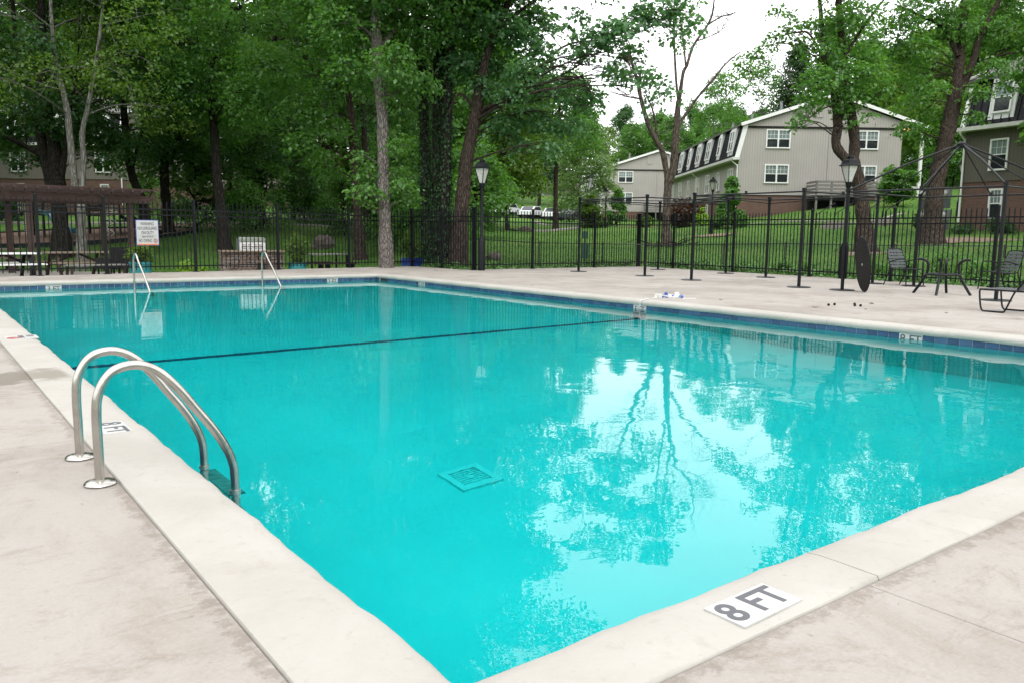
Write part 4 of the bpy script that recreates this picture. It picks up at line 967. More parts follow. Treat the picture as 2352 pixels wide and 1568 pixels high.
strip('road', [(900, 500, 105), (1150, 500, 104), (1300, 500, 104), (1450, 500, 110)], 7, 'asphalt', .06)
strip('footpath', [(1690, 505, 55), (1800, 470, 54), (1930, 463, 50), (1990, 462, 49), (2080, 455, 52)], .35, 'pale_concrete', -.02)

# ================================================================== BUILDINGS
def win_meshes(w, h, cols):
    f = MB(); t_ = .09
    f.box((0, -.03, h/2+t_/2), (w+2*t_, .07, t_)); f.box((0, -.04, -h/2-t_/2), (w+2*t_, .11, t_))
    for s_ in (-1, 1): f.box((s_*(w/2+t_/2), -.03, 0), (t_, .07, h))
    if cols == 2: f.box((0, -.028, 0), (.11, .066, h))
    f.box((0, -.02, 0), (w, .045, .05))
    cw = w/cols
    for c in range(cols):
        x0_ = -w/2+cw*c; a = x0_+(.055 if (cols == 2 and c == 1) else 0); b = x0_+cw-(.055 if (cols == 2 and c == 0) else 0)
        for k in (1, 2): f.box((a+(b-a)*k/3, -.012, h/4), (.018, .02, h/2))
        f.box(((a+b)/2, -.012, h/4), (b-a, .02, .018))
    up = MB().box((0, .01, h/4), (w, .02, h/2)); lo = MB().box((0, .01, -h/4), (w, .02, h/2))
    return f.mesh('window', 'white_paint'), up.mesh('pane', 'pane_reflection'), lo.mesh('pane', 'pane_dark')
W2 = win_meshes(1.70, 1.25, 2); W1 = win_meshes(.80, 1.45, 1); WN = win_meshes(.55, 1.35, 1); WM = win_meshes(1.15, 1.45, 2)
def window(parent, kind, loc, rz=0.0):
    o = inst(kind[0], 'window', parent, loc, rz); inst(kind[1], 'pane', o); inst(kind[2], 'pane', o); return o
def building(label, O, ang, L, wall='siding', low=1.0, group='apartment buildings', porch=True, bays=8, front=True, side=(-1, 1), off=.0, kinds=None):
    # local frame: gable end on y = 0 looking along -y, eaves along x = 0 and x = 12.5, heights from the sill of the brick storey
    b = thing('apartment_building', label, 'building', O, ang, group)
    W = 12.5; zb, ze, zt, za = 0.0, 2.75, 5.2, 7.55; ax = 7.1 if porch else W/2; low_z = -low-2.5
    def A(mb, n, mt, par=b, sm=False): return inst(mb.mesh(n, mt, sm), n, par)
    m = MB(); m.box((W/2, L/2, (low_z+zb)/2), (W-.10, L-.10, zb-low_z)); A(m, 'brick_storey', 'brick')
    A(MB().prism([(0, zb), (W, zb), (W, zt)]+([] if porch else [(W-.5, zt)])+[(.5, zt), (0, ze)] if porch else [(0, zb), (W, zb), (W, ze), (W-.5, zt), (.5, zt), (0, ze)], 0.0, L, 'xz'), 'wall', wall)
    A(MB().prism([(.30, zt+.02), (W+1.35 if porch else W-.30, zt+.02), (ax, za-.12)], -.10, L+.10, 'xz'), 'gable_wall', wall)
    for s_ in (-1, 1):
        xo = lambda x: x if s_ < 0 else W-x
        # shingled slope, mansard skirt, trims, gutter
        if porch and s_ > 0: xo = lambda x: W+1.75-x
        m = MB(); m.add([(xo(.05), -.35, zt+.06), (xo(.05), L+.35, zt+.06), (ax, L+.35, za), (ax, -.35, za), (xo(.05), -.35, zt+.18), (xo(.05), L+.35, zt+.18), (ax, L+.35, za+.14), (ax, -.35, za+.14)], [(0, 1, 2, 3), (7, 6, 5, 4), (0, 3, 7, 4), (1, 5, 6, 2), (0, 4, 5, 1)]); A(m, 'roof', 'shingle')
        for yy in (-.36, L+.36): A(MB().bar((xo(-.02), yy, zt+.09), (ax, yy, za+.03), .07, .24), 'rake_board', 'white_paint')
        if porch and s_ > 0: continue
        m = MB(); m.add([(xo(-.22), .12, ze+.12), (xo(-.22), L-.12, ze+.12), (xo(.34), L-.12, zt+.1), (xo(.34), .12, zt+.1), (xo(.1), .12, ze+.12), (xo(.1), L-.12, ze+.12), (xo(.6), L-.12, zt+.1), (xo(.6), .12, zt+.1)], [(0, 1, 2, 3), (7, 6, 5, 4), (0, 3, 7, 4), (1, 5, 6, 2)]); sk = A(m, 'mansard_skirt', 'mansard')
        m = MB(); n = int(L/.42)
        for i in range(n): yy = .3+i*(L-.6)/max(1, n-1); m.bar((xo(-.24), yy, ze+.13), (xo(.33), yy, zt+.1), .05, .05)
        sm_ = A(m, 'standing_seams', 'mansard', sk); sm_['kind'] = 'stuff'
        for yy in (-.02, L+.02): A(MB().bar((xo(-.16), yy, ze+.05), (xo(.44), yy, zt+.12), .22, .30, up=(1, 0, 0)), 'corner_trim', 'white_paint')
        A(MB().box((xo(-.28), L/2, ze+.02), (.56, L+.5, .2)), 'eave', 'gutter_paint')
        for yy in (.05, L*.52, L-.1): A(MB().tube(smooth_path([(xo(-.5), yy, ze-.05), (xo(-.45), yy, ze-.22), (xo(-.1), yy, ze-.5), (xo(-.07), yy, ze-.8), (xo(-.07), yy, low_z+1.4)], 3), .05, 6), 'downspout', 'white_paint')
        if s_ in side:
            for i in range(bays):
                yy = off+(i+.55)*(L-2*off)/bays; dbl = i % 3 != 1; wd = 1.36 if dbl else .88
                d = A(MB().prism([(-.18, ze+.40), (.10, zt+.11), (.5, zt+.11), (-.02, ze+.40)] if s_ < 0 else [(W+.18, ze+.40), (W+.02, ze+.40), (W-.5, zt+.11), (W-.10, zt+.11)], yy-wd/2, yy+wd/2, 'xz'), 'dormer', 'dormer_paint')
                kd = kinds or (WM if dbl else WN)
                wn = inst(kd[0], 'window_frame', d, (xo(-.045), yy, (ze+zt)/2+.27), rot=(R(-7.4), 0, R(-90) if s_ < 0 else R(90)))
                for k in (1, 2): inst(kd[k], 'pane', d, (xo(-.078), yy, (ze+zt)/2+.27), rot=(R(-7.4), 0, R(-90) if s_ < 0 else R(90)))
                window(b, kd, (xo(-.012), yy, 1.35), R(-90) if s_ < 0 else R(90))
                if i % 2 == 0: window(b, WN, (xo(.04), yy, -1.15), R(-90) if s_ < 0 else R(90))
    if front:
        for x in (2.95, 9.75):
            for z in (1.65, 4.28): window(b, W2, (x, -.012, z))
        A(MB().box((6.9, -.02, (zb+zt)/2), (.10, .04, zt-zb)), 'seam_board', wall)
        A(MB().box((W/2, -.06, zt-.06), (W-1.0, .1, .10)), 'shadow_strip', 'dark_void')  # dark strip painted as the shadow line below the gable
        A(MB().box((5.9, -.13, zt+1.25), (.7, .05, 1.1)), 'gable_vent', wall)
    for x, y in ((3.6, 1.6), (3.0, 7), (9, 5), (3.4, 14)):
        if y < L: z = zt+.2+(za-zt)*min(x, W-x)/ax; A(MB().tube([(x, y, z-.2), (x, y, z+.75)], .11, 8), 'vent_pipe', 'meter_metal')
    if porch:
        # breezeway roof, slender columns, stair deck of grey boards
        A(MB().prism([(W+.005, zt-.06), (W+1.62, zt-.06), (W+1.62, zt+.03), (W+.005, zt+.03)], -.06, L, 'xz'), 'breezeway_soffit', 'white_paint')
        for yy in (-.2, 3.5, 7.5): A(MB().box((W+1.45, yy, (low_z+1.5+zt)/2), (.2, .2, zt-low_z-1.5)), 'column', 'white_paint')
        A(MB().box((W+.8, 3.8, zb+.75), (1.5, 7.6, .16)), 'breezeway_floor', 'white_paint')
        lamp_ = A(MB().box((W+.25, -.12, zt-.12), (.34, .2, .14)), 'porch_light', 'lamp_glow')
        m = A(MB().box((7.6, -1.1, -.05), (4.6, 2.1, .12)), 'balcony', 'grey_wood')
        for k in range(4):
            A(MB().box((7.6, -2.12, .18+k*.26), (4.6, .05, .17)), 'rail_board', 'grey_wood', m)
            for s_ in (-1, 1): A(MB().box((7.6+s_*2.28, -1.1, .18+k*.26), (.05, 2.0, .17)), 'rail_board', 'grey_wood', m)
        for k in range(5): A(MB().box((5.35+k*1.12, -2.06, -.9), (.13, .13, 3.9)), 'balcony_post', 'grey_wood')
        A(MB().box((7.6, -.06, -1.0), (4.2, .2, 1.9)), 'underfloor_shade', 'dark_void')  # dark panel stands in for the shade beneath the balcony
    return b
def facing(x, y, D): q = wp(x, y, D); return Vector((q[0], q[1], q[2]))
fa = math.atan2(-sy, cy)
O1 = facing(1693, 449, 62); building('grey gabled apartment building with white dormers and brown brick base', O1, fa+R(1.0), 25, bays=7)
O2 = facing(1381, 486, 101); building('second grey gabled apartment building farther back with wooden balcony', O2, fa+R(1.0), 22, bays=6)
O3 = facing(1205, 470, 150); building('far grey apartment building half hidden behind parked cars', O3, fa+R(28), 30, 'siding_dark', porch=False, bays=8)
# the dark mansard building cut by the right edge: its long eave side looks at the pool
ey4 = Vector((-.187, -.98, 0)); a4 = math.atan2(ey4.y, ey4.x)-R(90)
ex4 = Vector((ey4.y, -ey4.x, 0))
q = wp(2209, 421, 43.5); O4 = Vector(q)-ex4*12.5
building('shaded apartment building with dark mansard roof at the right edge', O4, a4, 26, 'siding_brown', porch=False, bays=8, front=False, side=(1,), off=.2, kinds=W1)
def sidelong(label, x, y, D, turn, L, wall, bays):
    eyv = Vector((math.cos(-YAW+turn), math.sin(-YAW+turn), 0)); exv = Vector((eyv.y, -eyv.x, 0)); q = wp(x, y, D)
    return building(label, Vector(q)-eyv*L-exv*12.5, math.atan2(exv.y, exv.x), L, wall, porch=False, bays=bays, front=False, side=(1,))
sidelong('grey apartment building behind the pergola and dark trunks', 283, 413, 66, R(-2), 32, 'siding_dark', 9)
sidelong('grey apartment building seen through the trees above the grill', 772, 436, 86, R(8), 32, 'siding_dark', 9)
# electric meters on the wall of the shaded building
q = wp(2146, 470, 42.0); mt = thing('meter_bank', 'grey electric meter bank on brick beside the leaning trunk', 'meter', (q[0], q[1], q[2]), a4+R(90))
for k, z in enumerate((.55, -.55)):
    inst(MB().box((0, 0, z), (1.75, .22, .5)).mesh('cabinet', 'meter_metal'), 'cabinet', mt); inst(MB().box((0, 0, z-.52), (1.7, .16, .5)).mesh('panel', 'car_grey'), 'panel', mt)
    for i in range(4): inst(MB().lathe([(.14, 0), (.14, .12), (.09, .16)], (0, 0, 0), 14, 0, Matrix.Rotation(R(90), 3, 'X')).mesh('meter', 'lantern_glass'), 'meter', mt, (-.62+i*.42, -.1, z))
q = wp(2150, 500, 41.6); ml = Vector(q)

# stair rails and steps on the bank below the balcony
for lb, x, y, D in (('concrete steps with bent black handrail below the wooden balcony', 1905, 478, 47), ('concrete steps with handrail climbing towards the round bush', 2020, 462, 47)):
    q = wp(x, y, D); z = terr(q[0], q[1]); o = thing('garden_steps', lb, 'steps', (q[0], q[1], z), -YAW+R(35))
    for k in range(4): inst(MB().box((k*.32, 0, k*.14-.1), (.36, 1.3, .3)).mesh('step', 'pale_concrete'), 'step', o)
    for s_ in (-.6, .6): inst(MB().tube(smooth_path([(-.3, s_, -.1), (-.3, s_, .75), (-.1, s_, .9), (1.2, s_, 1.45), (1.5, s_, 1.45), (1.5, s_, .4)], 4), .03, 6).mesh('handrail', 'black_metal', True), 'handrail', o)

# parked cars far off
def car(label, x, D, rz, paint):
    q = wp(x, 505, D); z = terr(q[0], q[1])+.06; o = thing('parked_car', label, 'car', (q[0], q[1], z), rz, 'cars parked by the far building')
    inst(MB().prism([(-2.2, .35), (-2.15, .75), (-1.4, .9), (-.75, 1.38), (.75, 1.42), (1.45, .95), (2.15, .82), (2.25, .4)], -.85, .85, 'xz').mesh('body', paint, True), 'body', o)
    for s_ in (-1, 1): inst(MB().prism([(-1.15, .95), (-.68, 1.3), (.68, 1.33), (1.2, .97)], s_*.86-.01, s_*.86+.01, 'xz').mesh('side_window', 'car_glass'), 'side_window', o)
    inst(MB().add([(1.42, -.7, .99), (1.42, .7, .99), (.82, .62, 1.40), (.82, -.62, 1.40)], [(0, 1, 2, 3)]).mesh('windscreen', 'car_glass'), 'windscreen', o, (.02, 0, .01))
    inst(MB().add([(-1.42, -.7, .95), (-1.42, .7, .95), (-.82, .62, 1.36), (-.82, -.62, 1.36)], [(3, 2, 1, 0)]).mesh('rear_window', 'car_glass'), 'rear_window', o, (-.02, 0, .01))
    for sx in (-1.35, 1.35):
        for s_ in (-1, 1):
            wh = inst(MB().lathe([(.33, -.1), (.35, -.06), (.35, .06), (.33, .1)], (0, 0, 0), 16, 0, Matrix.Rotation(R(90), 3, 'X')).mesh('wheel', 'tyre'), 'wheel', o, (sx, s_*.8, .35)); inst(MB().lathe([(.2, -.11), (.2, .11)], (0, 0, 0), 10, 0, Matrix.Rotation(R(90), 3, 'X')).mesh('rim', 'steel_dull'), 'rim', wh)
    for s_ in (-.6, .6): inst(MB().box((2.2, s_, .68), (.06, .3, .14)).mesh('headlight', 'white_plastic'), 'headlight', o)
for a in (('white parked car leftmost before the far building', 1165, 100, R(30), 'car_white'), ('white parked car beside the slim tree trunk', 1220, 99, R(28), 'car_white'), ('pale parked car right of the slim tree trunk', 1272, 98, R(31), 'car_white'), ('dark parked car nearest the cone conifers', 1312, 94, R(28), 'car_dark')): car(*a)

# green waste station on a post
q = wp(1343, 590, 33); z = terr(q[0], q[1]); o = thing('waste_station', 'dark green pet waste box on a post on the lawn', 'waste box', (q[0], q[1], z-.1), -YAW)
inst(MB().tube([(0, .08, 0), (0, .08, 1.35)], .03, 8).mesh('post', 'black_metal'), 'post', o); simple('green_paint', (.01, .06, .035), .5)
inst(MB().box((0, 0, .52), (.30, .2, .55)).mesh('bin', 'green_paint'), 'bin', o); inst(MB().box((0, 0, .83), (.34, .24, .06)).mesh('lid', 'green_paint'), 'lid', o); inst(MB().box((0, 0, 1.2), (.22, .12, .3)).mesh('bag_box', 'green_paint'), 'bag_box', o)
# boulders and stumps
for nm, lb, x, y, D, r in (('boulder', 'brown weathered boulder on the lawn behind the lamp post', 1134, 588, 33, (.33, .3, .22)), ('boulder', 'dark boulder on the lawn behind the patio table', 742, 560, 38, (.55, .5, .42)), ('tree_stump', 'low cut stump on the open lawn', 1208, 533, 62, (.5, .45, .3))):
    q = wp(x, y, D); z = terr(q[0], q[1]); b = MB(); b.blob((q[0], q[1], z+r[2]*.45), r, 12, 8, .14); tag(b.build(nm, 'rock', None, False, (q[0], q[1], z)), lb, nm.replace('tree_', ''))

# low chain link fence in the grass beyond the picket fence
t = NT('wire'); t.bsdf((.02, .022, .02), .5)
cl = thing('wire_fence', 'low black chain link fence in the grass behind the iron fence', 'fence', (18, 25, -.1))
pts_ = [wp(1040, 600, 31), wp(1239, 600, 30.2), wp(1530, 610, 30.0), wp(1800, 625, 27.5), wp(2050, 640, 25.5), wp(2300, 650, 24.2), wp(2480, 660, 23.5)]
mesh_ = MB()
for a, b in zip(pts_[:-1], pts_[1:]):
    za, zb_ = terr(a[0], a[1]), terr(b[0], b[1]); A_, B_ = Vector((a[0], a[1], za)), Vector((b[0], b[1], zb_)); L = (B_-A_).length; n = max(1, round(L/2.4))
    for z in (.95, .08): MB().tube([A_+Vector((0, 0, z)), B_+Vector((0, 0, z))], .017 if z > .5 else .006, 6).build('rail', 'wire', cl)
    for k in range(n): c = A_.lerp(B_, k/n); MB().tube([c+Vector((0, 0, -.2)), c+Vector((0, 0, 1.0))], .022, 6).build('post', 'wire', cl)
    st_ = int(L/.075); u = (B_-A_)/L; per = Vector((-u.y, u.x, 0)).normalized()*.0022
    for k in range(-12, st_):
        for d in (1, -1):
            s0, s1 = k*.075, k*.075+.88
            z0, z1 = (.08, .95) if d > 0 else (.95, .08)
            if s0 < 0: z0 += (z1-z0)*(-s0/.88); s0 = 0
            if s1 > L: z1 = z0+(z1-z0)*((L-s0)/max(1e-6, s1-s0)); s1 = L
            if s1 <= s0: continue
            p = A_+u*s0+Vector((0, 0, z0)); q_ = A_+u*s1+Vector((0, 0, z1)); w_ = Vector((0, 0, .003)); mesh_.add([p-w_, q_-w_, q_+w_, p+w_], [(0, 1, 2, 3)])
ob = mesh_.build('wire_mesh', 'wire', cl); ob['kind'] = 'stuff'

# ================================================================== TREES
def tree3(name, label, stems, bark_, crown, leafm, D, leaf=.17, group='trees in view beyond the fence', per=1.0, spray=10, ivy=None, drift=.5, twigs=True, sr=.42):
    """stems: lists of (x, y, width) seen from the pool; crown: list of (centre, radius, leaves) in metres"""
    b0 = wp(stems[0][0][0], stems[0][0][1], D); z0 = terr(b0[0], b0[1]); O = Vector((b0[0], b0[1], z0)); o = thing(name, label, 'tree', O, 0, group)
    mb = MB(); nodes = []
    for si, st in enumerate(stems):
        dd = 0 if si == 0 else random.uniform(-drift, drift); P = []; Rr = []; n = len(st)
        for i, (x, y, w_) in enumerate(st):
            dep = D+dd*(i/max(1, n-1))*2 + (0 if i == 0 else random.uniform(-.05, .05)); p = wp(x, y, dep); P.append(p); Rr.append(w_*D/FPX/2)
        if si == 0:
            P = [np.array([P[0][0], P[0][1], z0-.4])]+[np.array([P[0][0], P[0][1], z0+.02])]+P[1:]; Rr = [Rr[0]*1.5, Rr[0]*1.25]+Rr[1:]
        S = [np.array(v_) for v_ in smooth_path(P, 5)]; k = len(S); rads = np.interp(np.linspace(0, len(P)-1, k), np.arange(len(P)), Rr)
        rads = rads*(1+.06*np.sin(np.arange(k)*1.7+si))
        mb.tube(S, list(rads), 14, cap=False); nodes += [(p, r) for p, r in zip(S, rads)]
    NP = np.array([p for p, r in nodes]); NR = np.array([r for p, r in nodes])
    if twigs:
        for c, r, n_ in crown:
            c = np.array(c); dz = c[2]-NP[:, 2]; dist = np.linalg.norm(NP-c, axis=1)+np.where(dz < .3, 4, 0); j = int(np.argmin(dist)); d0 = np.linalg.norm(NP[j]-c)
            if d0 < .3: continue
            r0 = min(NR[j]*.5, .016+.008*d0); P = limb(mb, NP[j], c, r0, .008, .11)
            for _ in range(5):
                e_ = c+rng.normal(size=3)*r*np.array([.6, .6, .4]); limb(mb, P[rng.integers(3, 6)], e_, .016, .005, .03, 4)
    mb.build('trunk', bark_, o, True)
    if crown: inst(leafmesh(crown, leafm, O, leaf=leaf*.84, per=per*FINE, spray=spray, sr=sr), 'crown', o)
    if ivy:
        C = []; N = []
        for p, r in nodes:
            if p[2] > ivy: continue
            k = int(150*max(r, .12)/.25)
            a = rng.random(k)*6.283; rad = r+.02+.16*rng.random(k)**2
            C.append(np.stack([p[0]+np.cos(a)*rad, p[1]+np.sin(a)*rad, p[2]+rng.normal(size=k)*.35], 1)); N.append(np.stack([np.cos(a), np.sin(a), .35+0*a], 1)+rng.normal(size=(k, 3))*.35)
        C = np.concatenate(C); N = np.concatenate(N); V, F = leaf_arrays(C-np.array(O), N, .09*(.6+.7*rng.random(len(C))), np.tile([0, 0, -1.0], (len(C), 1))+rng.normal(size=(len(C), 3))*.4)
        inst(npmesh('ivy', V, F, 'leaf_ivy'), 'ivy', o)
    return o
def around(x, D, z0, z1, rad, n, r=(1.1, 1.9), leaves=800, dx=0.0, dy=0.0, hole=None):
    b = wp(x, 540, D); out = []
    for i in range(n):
        f = (i+rng.random())/n; z = z0+(z1-z0)*f; a = rng.random()*6.283; q = rad*math.sqrt(rng.random())*(1-.45*abs(f-.45)**1.2)
        rr_ = rng.uniform(*r); out.append(((b[0]+dx+q*math.cos(a), b[1]+dy+q*math.sin(a), z), rr_, leaves*(rr_/1.5)**2))
    return out
def at_px(L_, D, n=700, sprd=1.2):                       # leaf masses placed where the photograph shows them
    out = []
    for x, y, r in L_:
        q = wp(x, y, D+random.uniform(-sprd, sprd)); rm = r*D/FPX; out.append((tuple(q), rm, n*(rm/1.3)**1.6))
    return out

# -- left: dark forked trunk, pale twin trunks and their neighbours
tree3('maple_tree', 'dark many stemmed tree rising behind the pergola', [[(143, 578, 42), (139, 520, 34), (134, 460, 32), (128, 425, 34)], [(120, 432, 26), (101, 354, 22), (83, 261, 19), (46, 138, 14), (34, 60, 10), (20, -80, 6)], [(134, 430, 34), (123, 323, 27), (108, 261, 24), (95, 185, 22), (95, 31, 18), (90, -150, 10)], [(103, 360, 14), (61, 338, 12), (0, 308, 9), (-80, 280, 6)], [(140, 415, 16), (150, 338, 12), (160, 260, 9), (175, 180, 6)]], 'bark_dark',
      around(110, 36, 5.0, 19, 6.8, 56, leaves=760)+at_px([(20, 330, 40), (60, 370, 34), (110, 350, 30), (10, 250, 60), (60, 280, 50), (-30, 330, 60), (240, 370, 36), (280, 330, 45), (230, 300, 45)], 37, 520), 'leaf_dark', 36)
tree3('sycamore_tree', 'pale twin trunk tree in front of the dark forked tree', [[(188, 600, 24), (187, 540, 21), (186, 470, 19), (180, 440, 18)], [(178, 446, 17), (172, 424, 16), (160, 307, 15), (154, 252, 14), (138, 185, 12), (129, 148, 11), (118, 40, 8), (112, -120, 5)], [(186, 450, 15), (189, 427, 14), (192, 369, 13), (189, 307, 12), (200, 255, 10), (212, 191, 9), (221, 138, 8), (235, 20, 6), (240, -120, 4)]], 'bark_pale',
      around(200, 31, 5.6, 17, 5.4, 34, leaves=650, r=(.9, 1.5)), 'leaf_yellow', 31, leaf=.13)
tree3('maple_tree', 'slim dark tree leaning behind the warning sign', [[(338, 545, 24), (326, 460, 20), (307, 415, 18), (295, 360, 17), (285, 260, 16), (275, 153, 14), (280, 20, 11), (285, -150, 6)], [(300, 395, 9), (340, 250, 7), (352, 120, 5)]], 'bark_dark', around(300, 41, 6.0, 20, 6.0, 36, leaves=760), 'leaf_yellow', 41, leaf=.15)
tree3('maple_tree', 'narrow forked tree right of the warning sign', [[(388, 540, 26), (382, 470, 22), (378, 424, 20), (378, 356, 18)], [(378, 360, 12), (390, 270, 11), (397, 200, 10), (402, 60, 8), (405, -120, 5)], [(380, 360, 14), (404, 300, 13), (421, 230, 11), (428, 120, 9), (430, -100, 5)]], 'bark_dark', around(400, 45, 5.2, 21, 6.8, 46, leaves=760)+at_px([(340, 400, 40), (420, 410, 40), (450, 370, 45), (380, 380, 40)], 46, 480), 'leaf_mid', 45)
tree3('maple_tree', 'straight dark trunk left of the stone grill', [[(517, 566, 30), (508, 480, 23), (498, 400, 21), (492, 307, 19), (484, 200, 17), (479, 138, 16), (485, 0, 13), (486, -160, 7)], [(482, 170, 8), (520, 60, 6), (560, -20, 4)]], 'bark_dark', around(500, 37, 6.2, 20, 6.0, 40, leaves=780), 'leaf_mid', 37)
tree3('maple_tree', 'thick dark forked trunk above the grill', [[(590, 530, 48), (584, 461, 38), (588, 380, 34), (590, 323, 30)], [(588, 330, 18), (578, 260, 15), (575, 200, 12), (560, 60, 9), (555, -100, 5)], [(592, 325, 22), (599, 215, 17), (606, 150, 14), (640, 60, 10), (660, -100, 5)]], 'bark_dark', around(600, 48, 5.0, 22, 7.2, 50, leaves=800)+at_px([(560, 400, 45), (640, 410, 45), (690, 390, 50), (540, 440, 30), (660, 450, 30), (720, 420, 40)], 48, 520), 'leaf_dark', 48)
tree3('sweetgum_tree', 'brown trunk leaning just left of the pale grooved trunk', [[(828, 592, 27), (822, 500, 21), (813, 354, 19), (806, 260, 17), (802, 200, 15), (798, 60, 12), (796, -140, 6)], [(803, 230, 8), (775, 195, 7), (740, 170, 5), (715, 150, 3)]], 'bark_brown', around(800, 33, 7.5, 19, 5.2, 30, leaves=700)+at_px([(760, 200, 50), (730, 260, 45), (770, 300, 40), (700, 330, 50), (745, 380, 45), (690, 250, 50)], 33, 620), 'leaf_mid', 33)
tree3('sweetgum_tree', 'pale grooved trunk with knobs in the middle of the wood', [[(888, 612, 33), (884, 520, 29), (881, 430, 27), (880, 369, 26), (878, 261, 26), (872, 200, 26), (866, 120, 27), (865, 77, 26), (862, -20, 22), (858, -180, 12)], [(868, 120, 12), (905, 70, 10), (925, 45, 6)], [(866, 100, 9), (842, 70, 6), (800, 40, 4)]], 'bark_grey',
      at_px([(810, 110, 60), (850, 55, 55), (900, 140, 62), (945, 110, 60), (780, 60, 60), (905, 30, 60), (960, 190, 48), (835, 190, 45), (920, 210, 42), (990, 60, 60), (800, 160, 50), (890, -40, 70), (820, -60, 70), (960, -50, 70), (760, -20, 70), (870, -160, 90), (770, -190, 90), (970, -180, 90), (860, -290, 100)], 27, 880)
      + at_px([(838, 395, 26), (850, 440, 24), (820, 440, 22), (930, 425, 24), (915, 395, 18), (945, 455, 16), (830, 360, 20), (912, 330, 22), (845, 470, 14)], 26.6, 900, .5), 'leaf_mid', 27, leaf=.15)
tree3('hardwood_tree', 'thin dark trunk between the grooved and brown trunks', [[(843, 585, 18), (842, 480, 15), (838, 350, 13), (834, 200, 11), (830, 0, 8)]], 'bark_brown', around(835, 42, 7, 18, 4.0, 16, leaves=600), 'leaf_dark', 42)
# -- ivy covered trunks and the spreading oak
for lb, st, D in (('ivy covered trunk left of the three dark trunks', [(985, 590, 30), (981, 470, 27), (978, 354, 25), (972, 220, 24), (966, 120, 20), (960, -120, 10)], 31), ('thick ivy covered trunk in the middle of the dark trunks', [(1005, 592, 36), (1007, 470, 32), (1008, 300, 30), (1010, 120, 27), (1012, 0, 24), (1014, -160, 14)], 29.6), ('ivy covered trunk right in front of the leaning oak', [(1020, 592, 30), (1021, 470, 27), (1026, 300, 25), (1031, 148, 22), (1040, 20, 18), (1050, -140, 10)], 29)):
    tree3('ivy_tree', lb, [st], 'bark_dark', around(st[-2][0], D, 8.6, 20, 4.6, 26, leaves=760), 'leaf_mid', D, ivy=8.2)
tree3('oak_tree', 'leaning oak with long branches over the lawn', [[(1050, 590, 42), (1056, 520, 36), (1062, 461, 33), (1074, 354, 30), (1093, 261, 28), (1105, 184, 24), (1120, 120, 20), (1136, 77, 17), (1164, 15, 14), (1200, -90, 9)], [(1094, 262, 14), (1136, 240, 12), (1185, 218, 10), (1213, 206, 8), (1260, 190, 6), (1330, 150, 4)], [(1140, 70, 11), (1230, 0, 8), (1330, -70, 6), (1450, -110, 4)], [(1090, 250, 8), (1055, 215, 7), (1030, 260, 5)], [(1210, 206, 6), (1290, 110, 5), (1390, 90, 4), (1470, 60, 3)]], 'bark_brown',
      at_px([(1060, 150, 50), (1110, 140, 52), (1160, 160, 50), (1210, 170, 45), (1110, 200, 40), (1180, 215, 36), (1240, 215, 42), (1290, 205, 38), (1330, 235, 34), (1210, 270, 40), (1150, 285, 36), (1260, 285, 42), (1310, 290, 36), (1352, 200, 28), (1245, 130, 48), (1200, 90, 52), (1150, 60, 55), (1240, 50, 45), (1265, 340, 26), (1190, 330, 30), (1370, 225, 18), (1120, 20, 55), (1040, 60, 55), (1180, -30, 60), (1090, -60, 70), (1050, -160, 90), (1160, -150, 85), (1270, -130, 60)], 28.5, 900, 1.3)
      + at_px([(1350, 95, 40), (1390, 65, 42), (1430, 75, 44), (1470, 45, 44), (1330, 130, 36), (1400, 110, 34), (1450, 120, 34), (1500, 20, 44), (1540, 40, 36), (1430, 165, 30), (1475, 175, 32), (1400, 160, 26), (1510, 185, 26), (1535, 215, 20), (1560, 85, 28), (1590, 50, 24), (1565, 15, 34), (1320, 30, 22), (1300, 70, 18), (1495, 235, 14), (1380, -30, 44), (1450, -60, 50), (1550, -80, 50)], 26, 620, 1.0), 'leaf_blue', 28.5, leaf=.17)
# -- bare tree on the lawn
def twiggy(mb, P, k, L, seed=0):
    for i in range(k):
        j = rng.integers(len(P)//3, len(P)); p = np.array(P[j]); d = rng.normal(size=3)*np.array([1, 1, .5])+np.array([0, 0, .35]); d /= np.linalg.norm(d); e_ = p+d*L*rng.uniform(.4, 1)
        Q = limb(mb, p, e_, .014, .004, .05, 4)
        for _ in range(2): d2 = d+rng.normal(size=3)*.7; limb(mb, Q[2], Q[2]+d2*L*.4, .007, .003, .02, 3)
D = 42; dead = [[(1531, 566, 24), (1530, 520, 18), (1532, 460, 17), (1536, 415, 20)], [(1534, 420, 13), (1523, 354, 13), (1507, 323, 12), (1489, 286, 11), (1473, 231, 9), (1464, 185, 8), (1455, 157, 7), (1440, 100, 4)], [(1538, 418, 18), (1547, 384, 18), (1550, 338, 17), (1556, 261, 14), (1559, 231, 12)], [(1558, 236, 6), (1553, 185, 6), (1549, 108, 5), (1548, 40, 4), (1550, -60, 2)], [(1560, 234, 9), (1569, 169, 8), (1578, 150, 7), (1593, 105, 6), (1627, 55, 5), (1639, 15, 4), (1642, -60, 2)], [(1575, 155, 5), (1572, 120, 4), (1566, 70, 3), (1560, 30, 2)], [(1620, 62, 3.5), (1655, 40, 3), (1690, 30, 2)], [(1551, 300, 7), (1574, 264, 7), (1605, 221, 6), (1639, 182, 6), (1666, 148, 4), (1700, 120, 2.5)], [(1508, 322, 7), (1506, 285, 5), (1498, 250, 4), (1484, 218, 3)], [(1472, 228, 4), (1440, 222, 3), (1405, 212, 2)], [(1464, 190, 3), (1430, 180, 2.2), (1385, 176, 1.5)], [(1600, 95, 3), (1640, 80, 2), (1670, 60, 1.5)]]
o = tree3('bare_tree', 'nearly leafless forked tree standing alone on the lawn', dead, 'bark_dead', [], 'leaf_mid', D)
mb = MB()
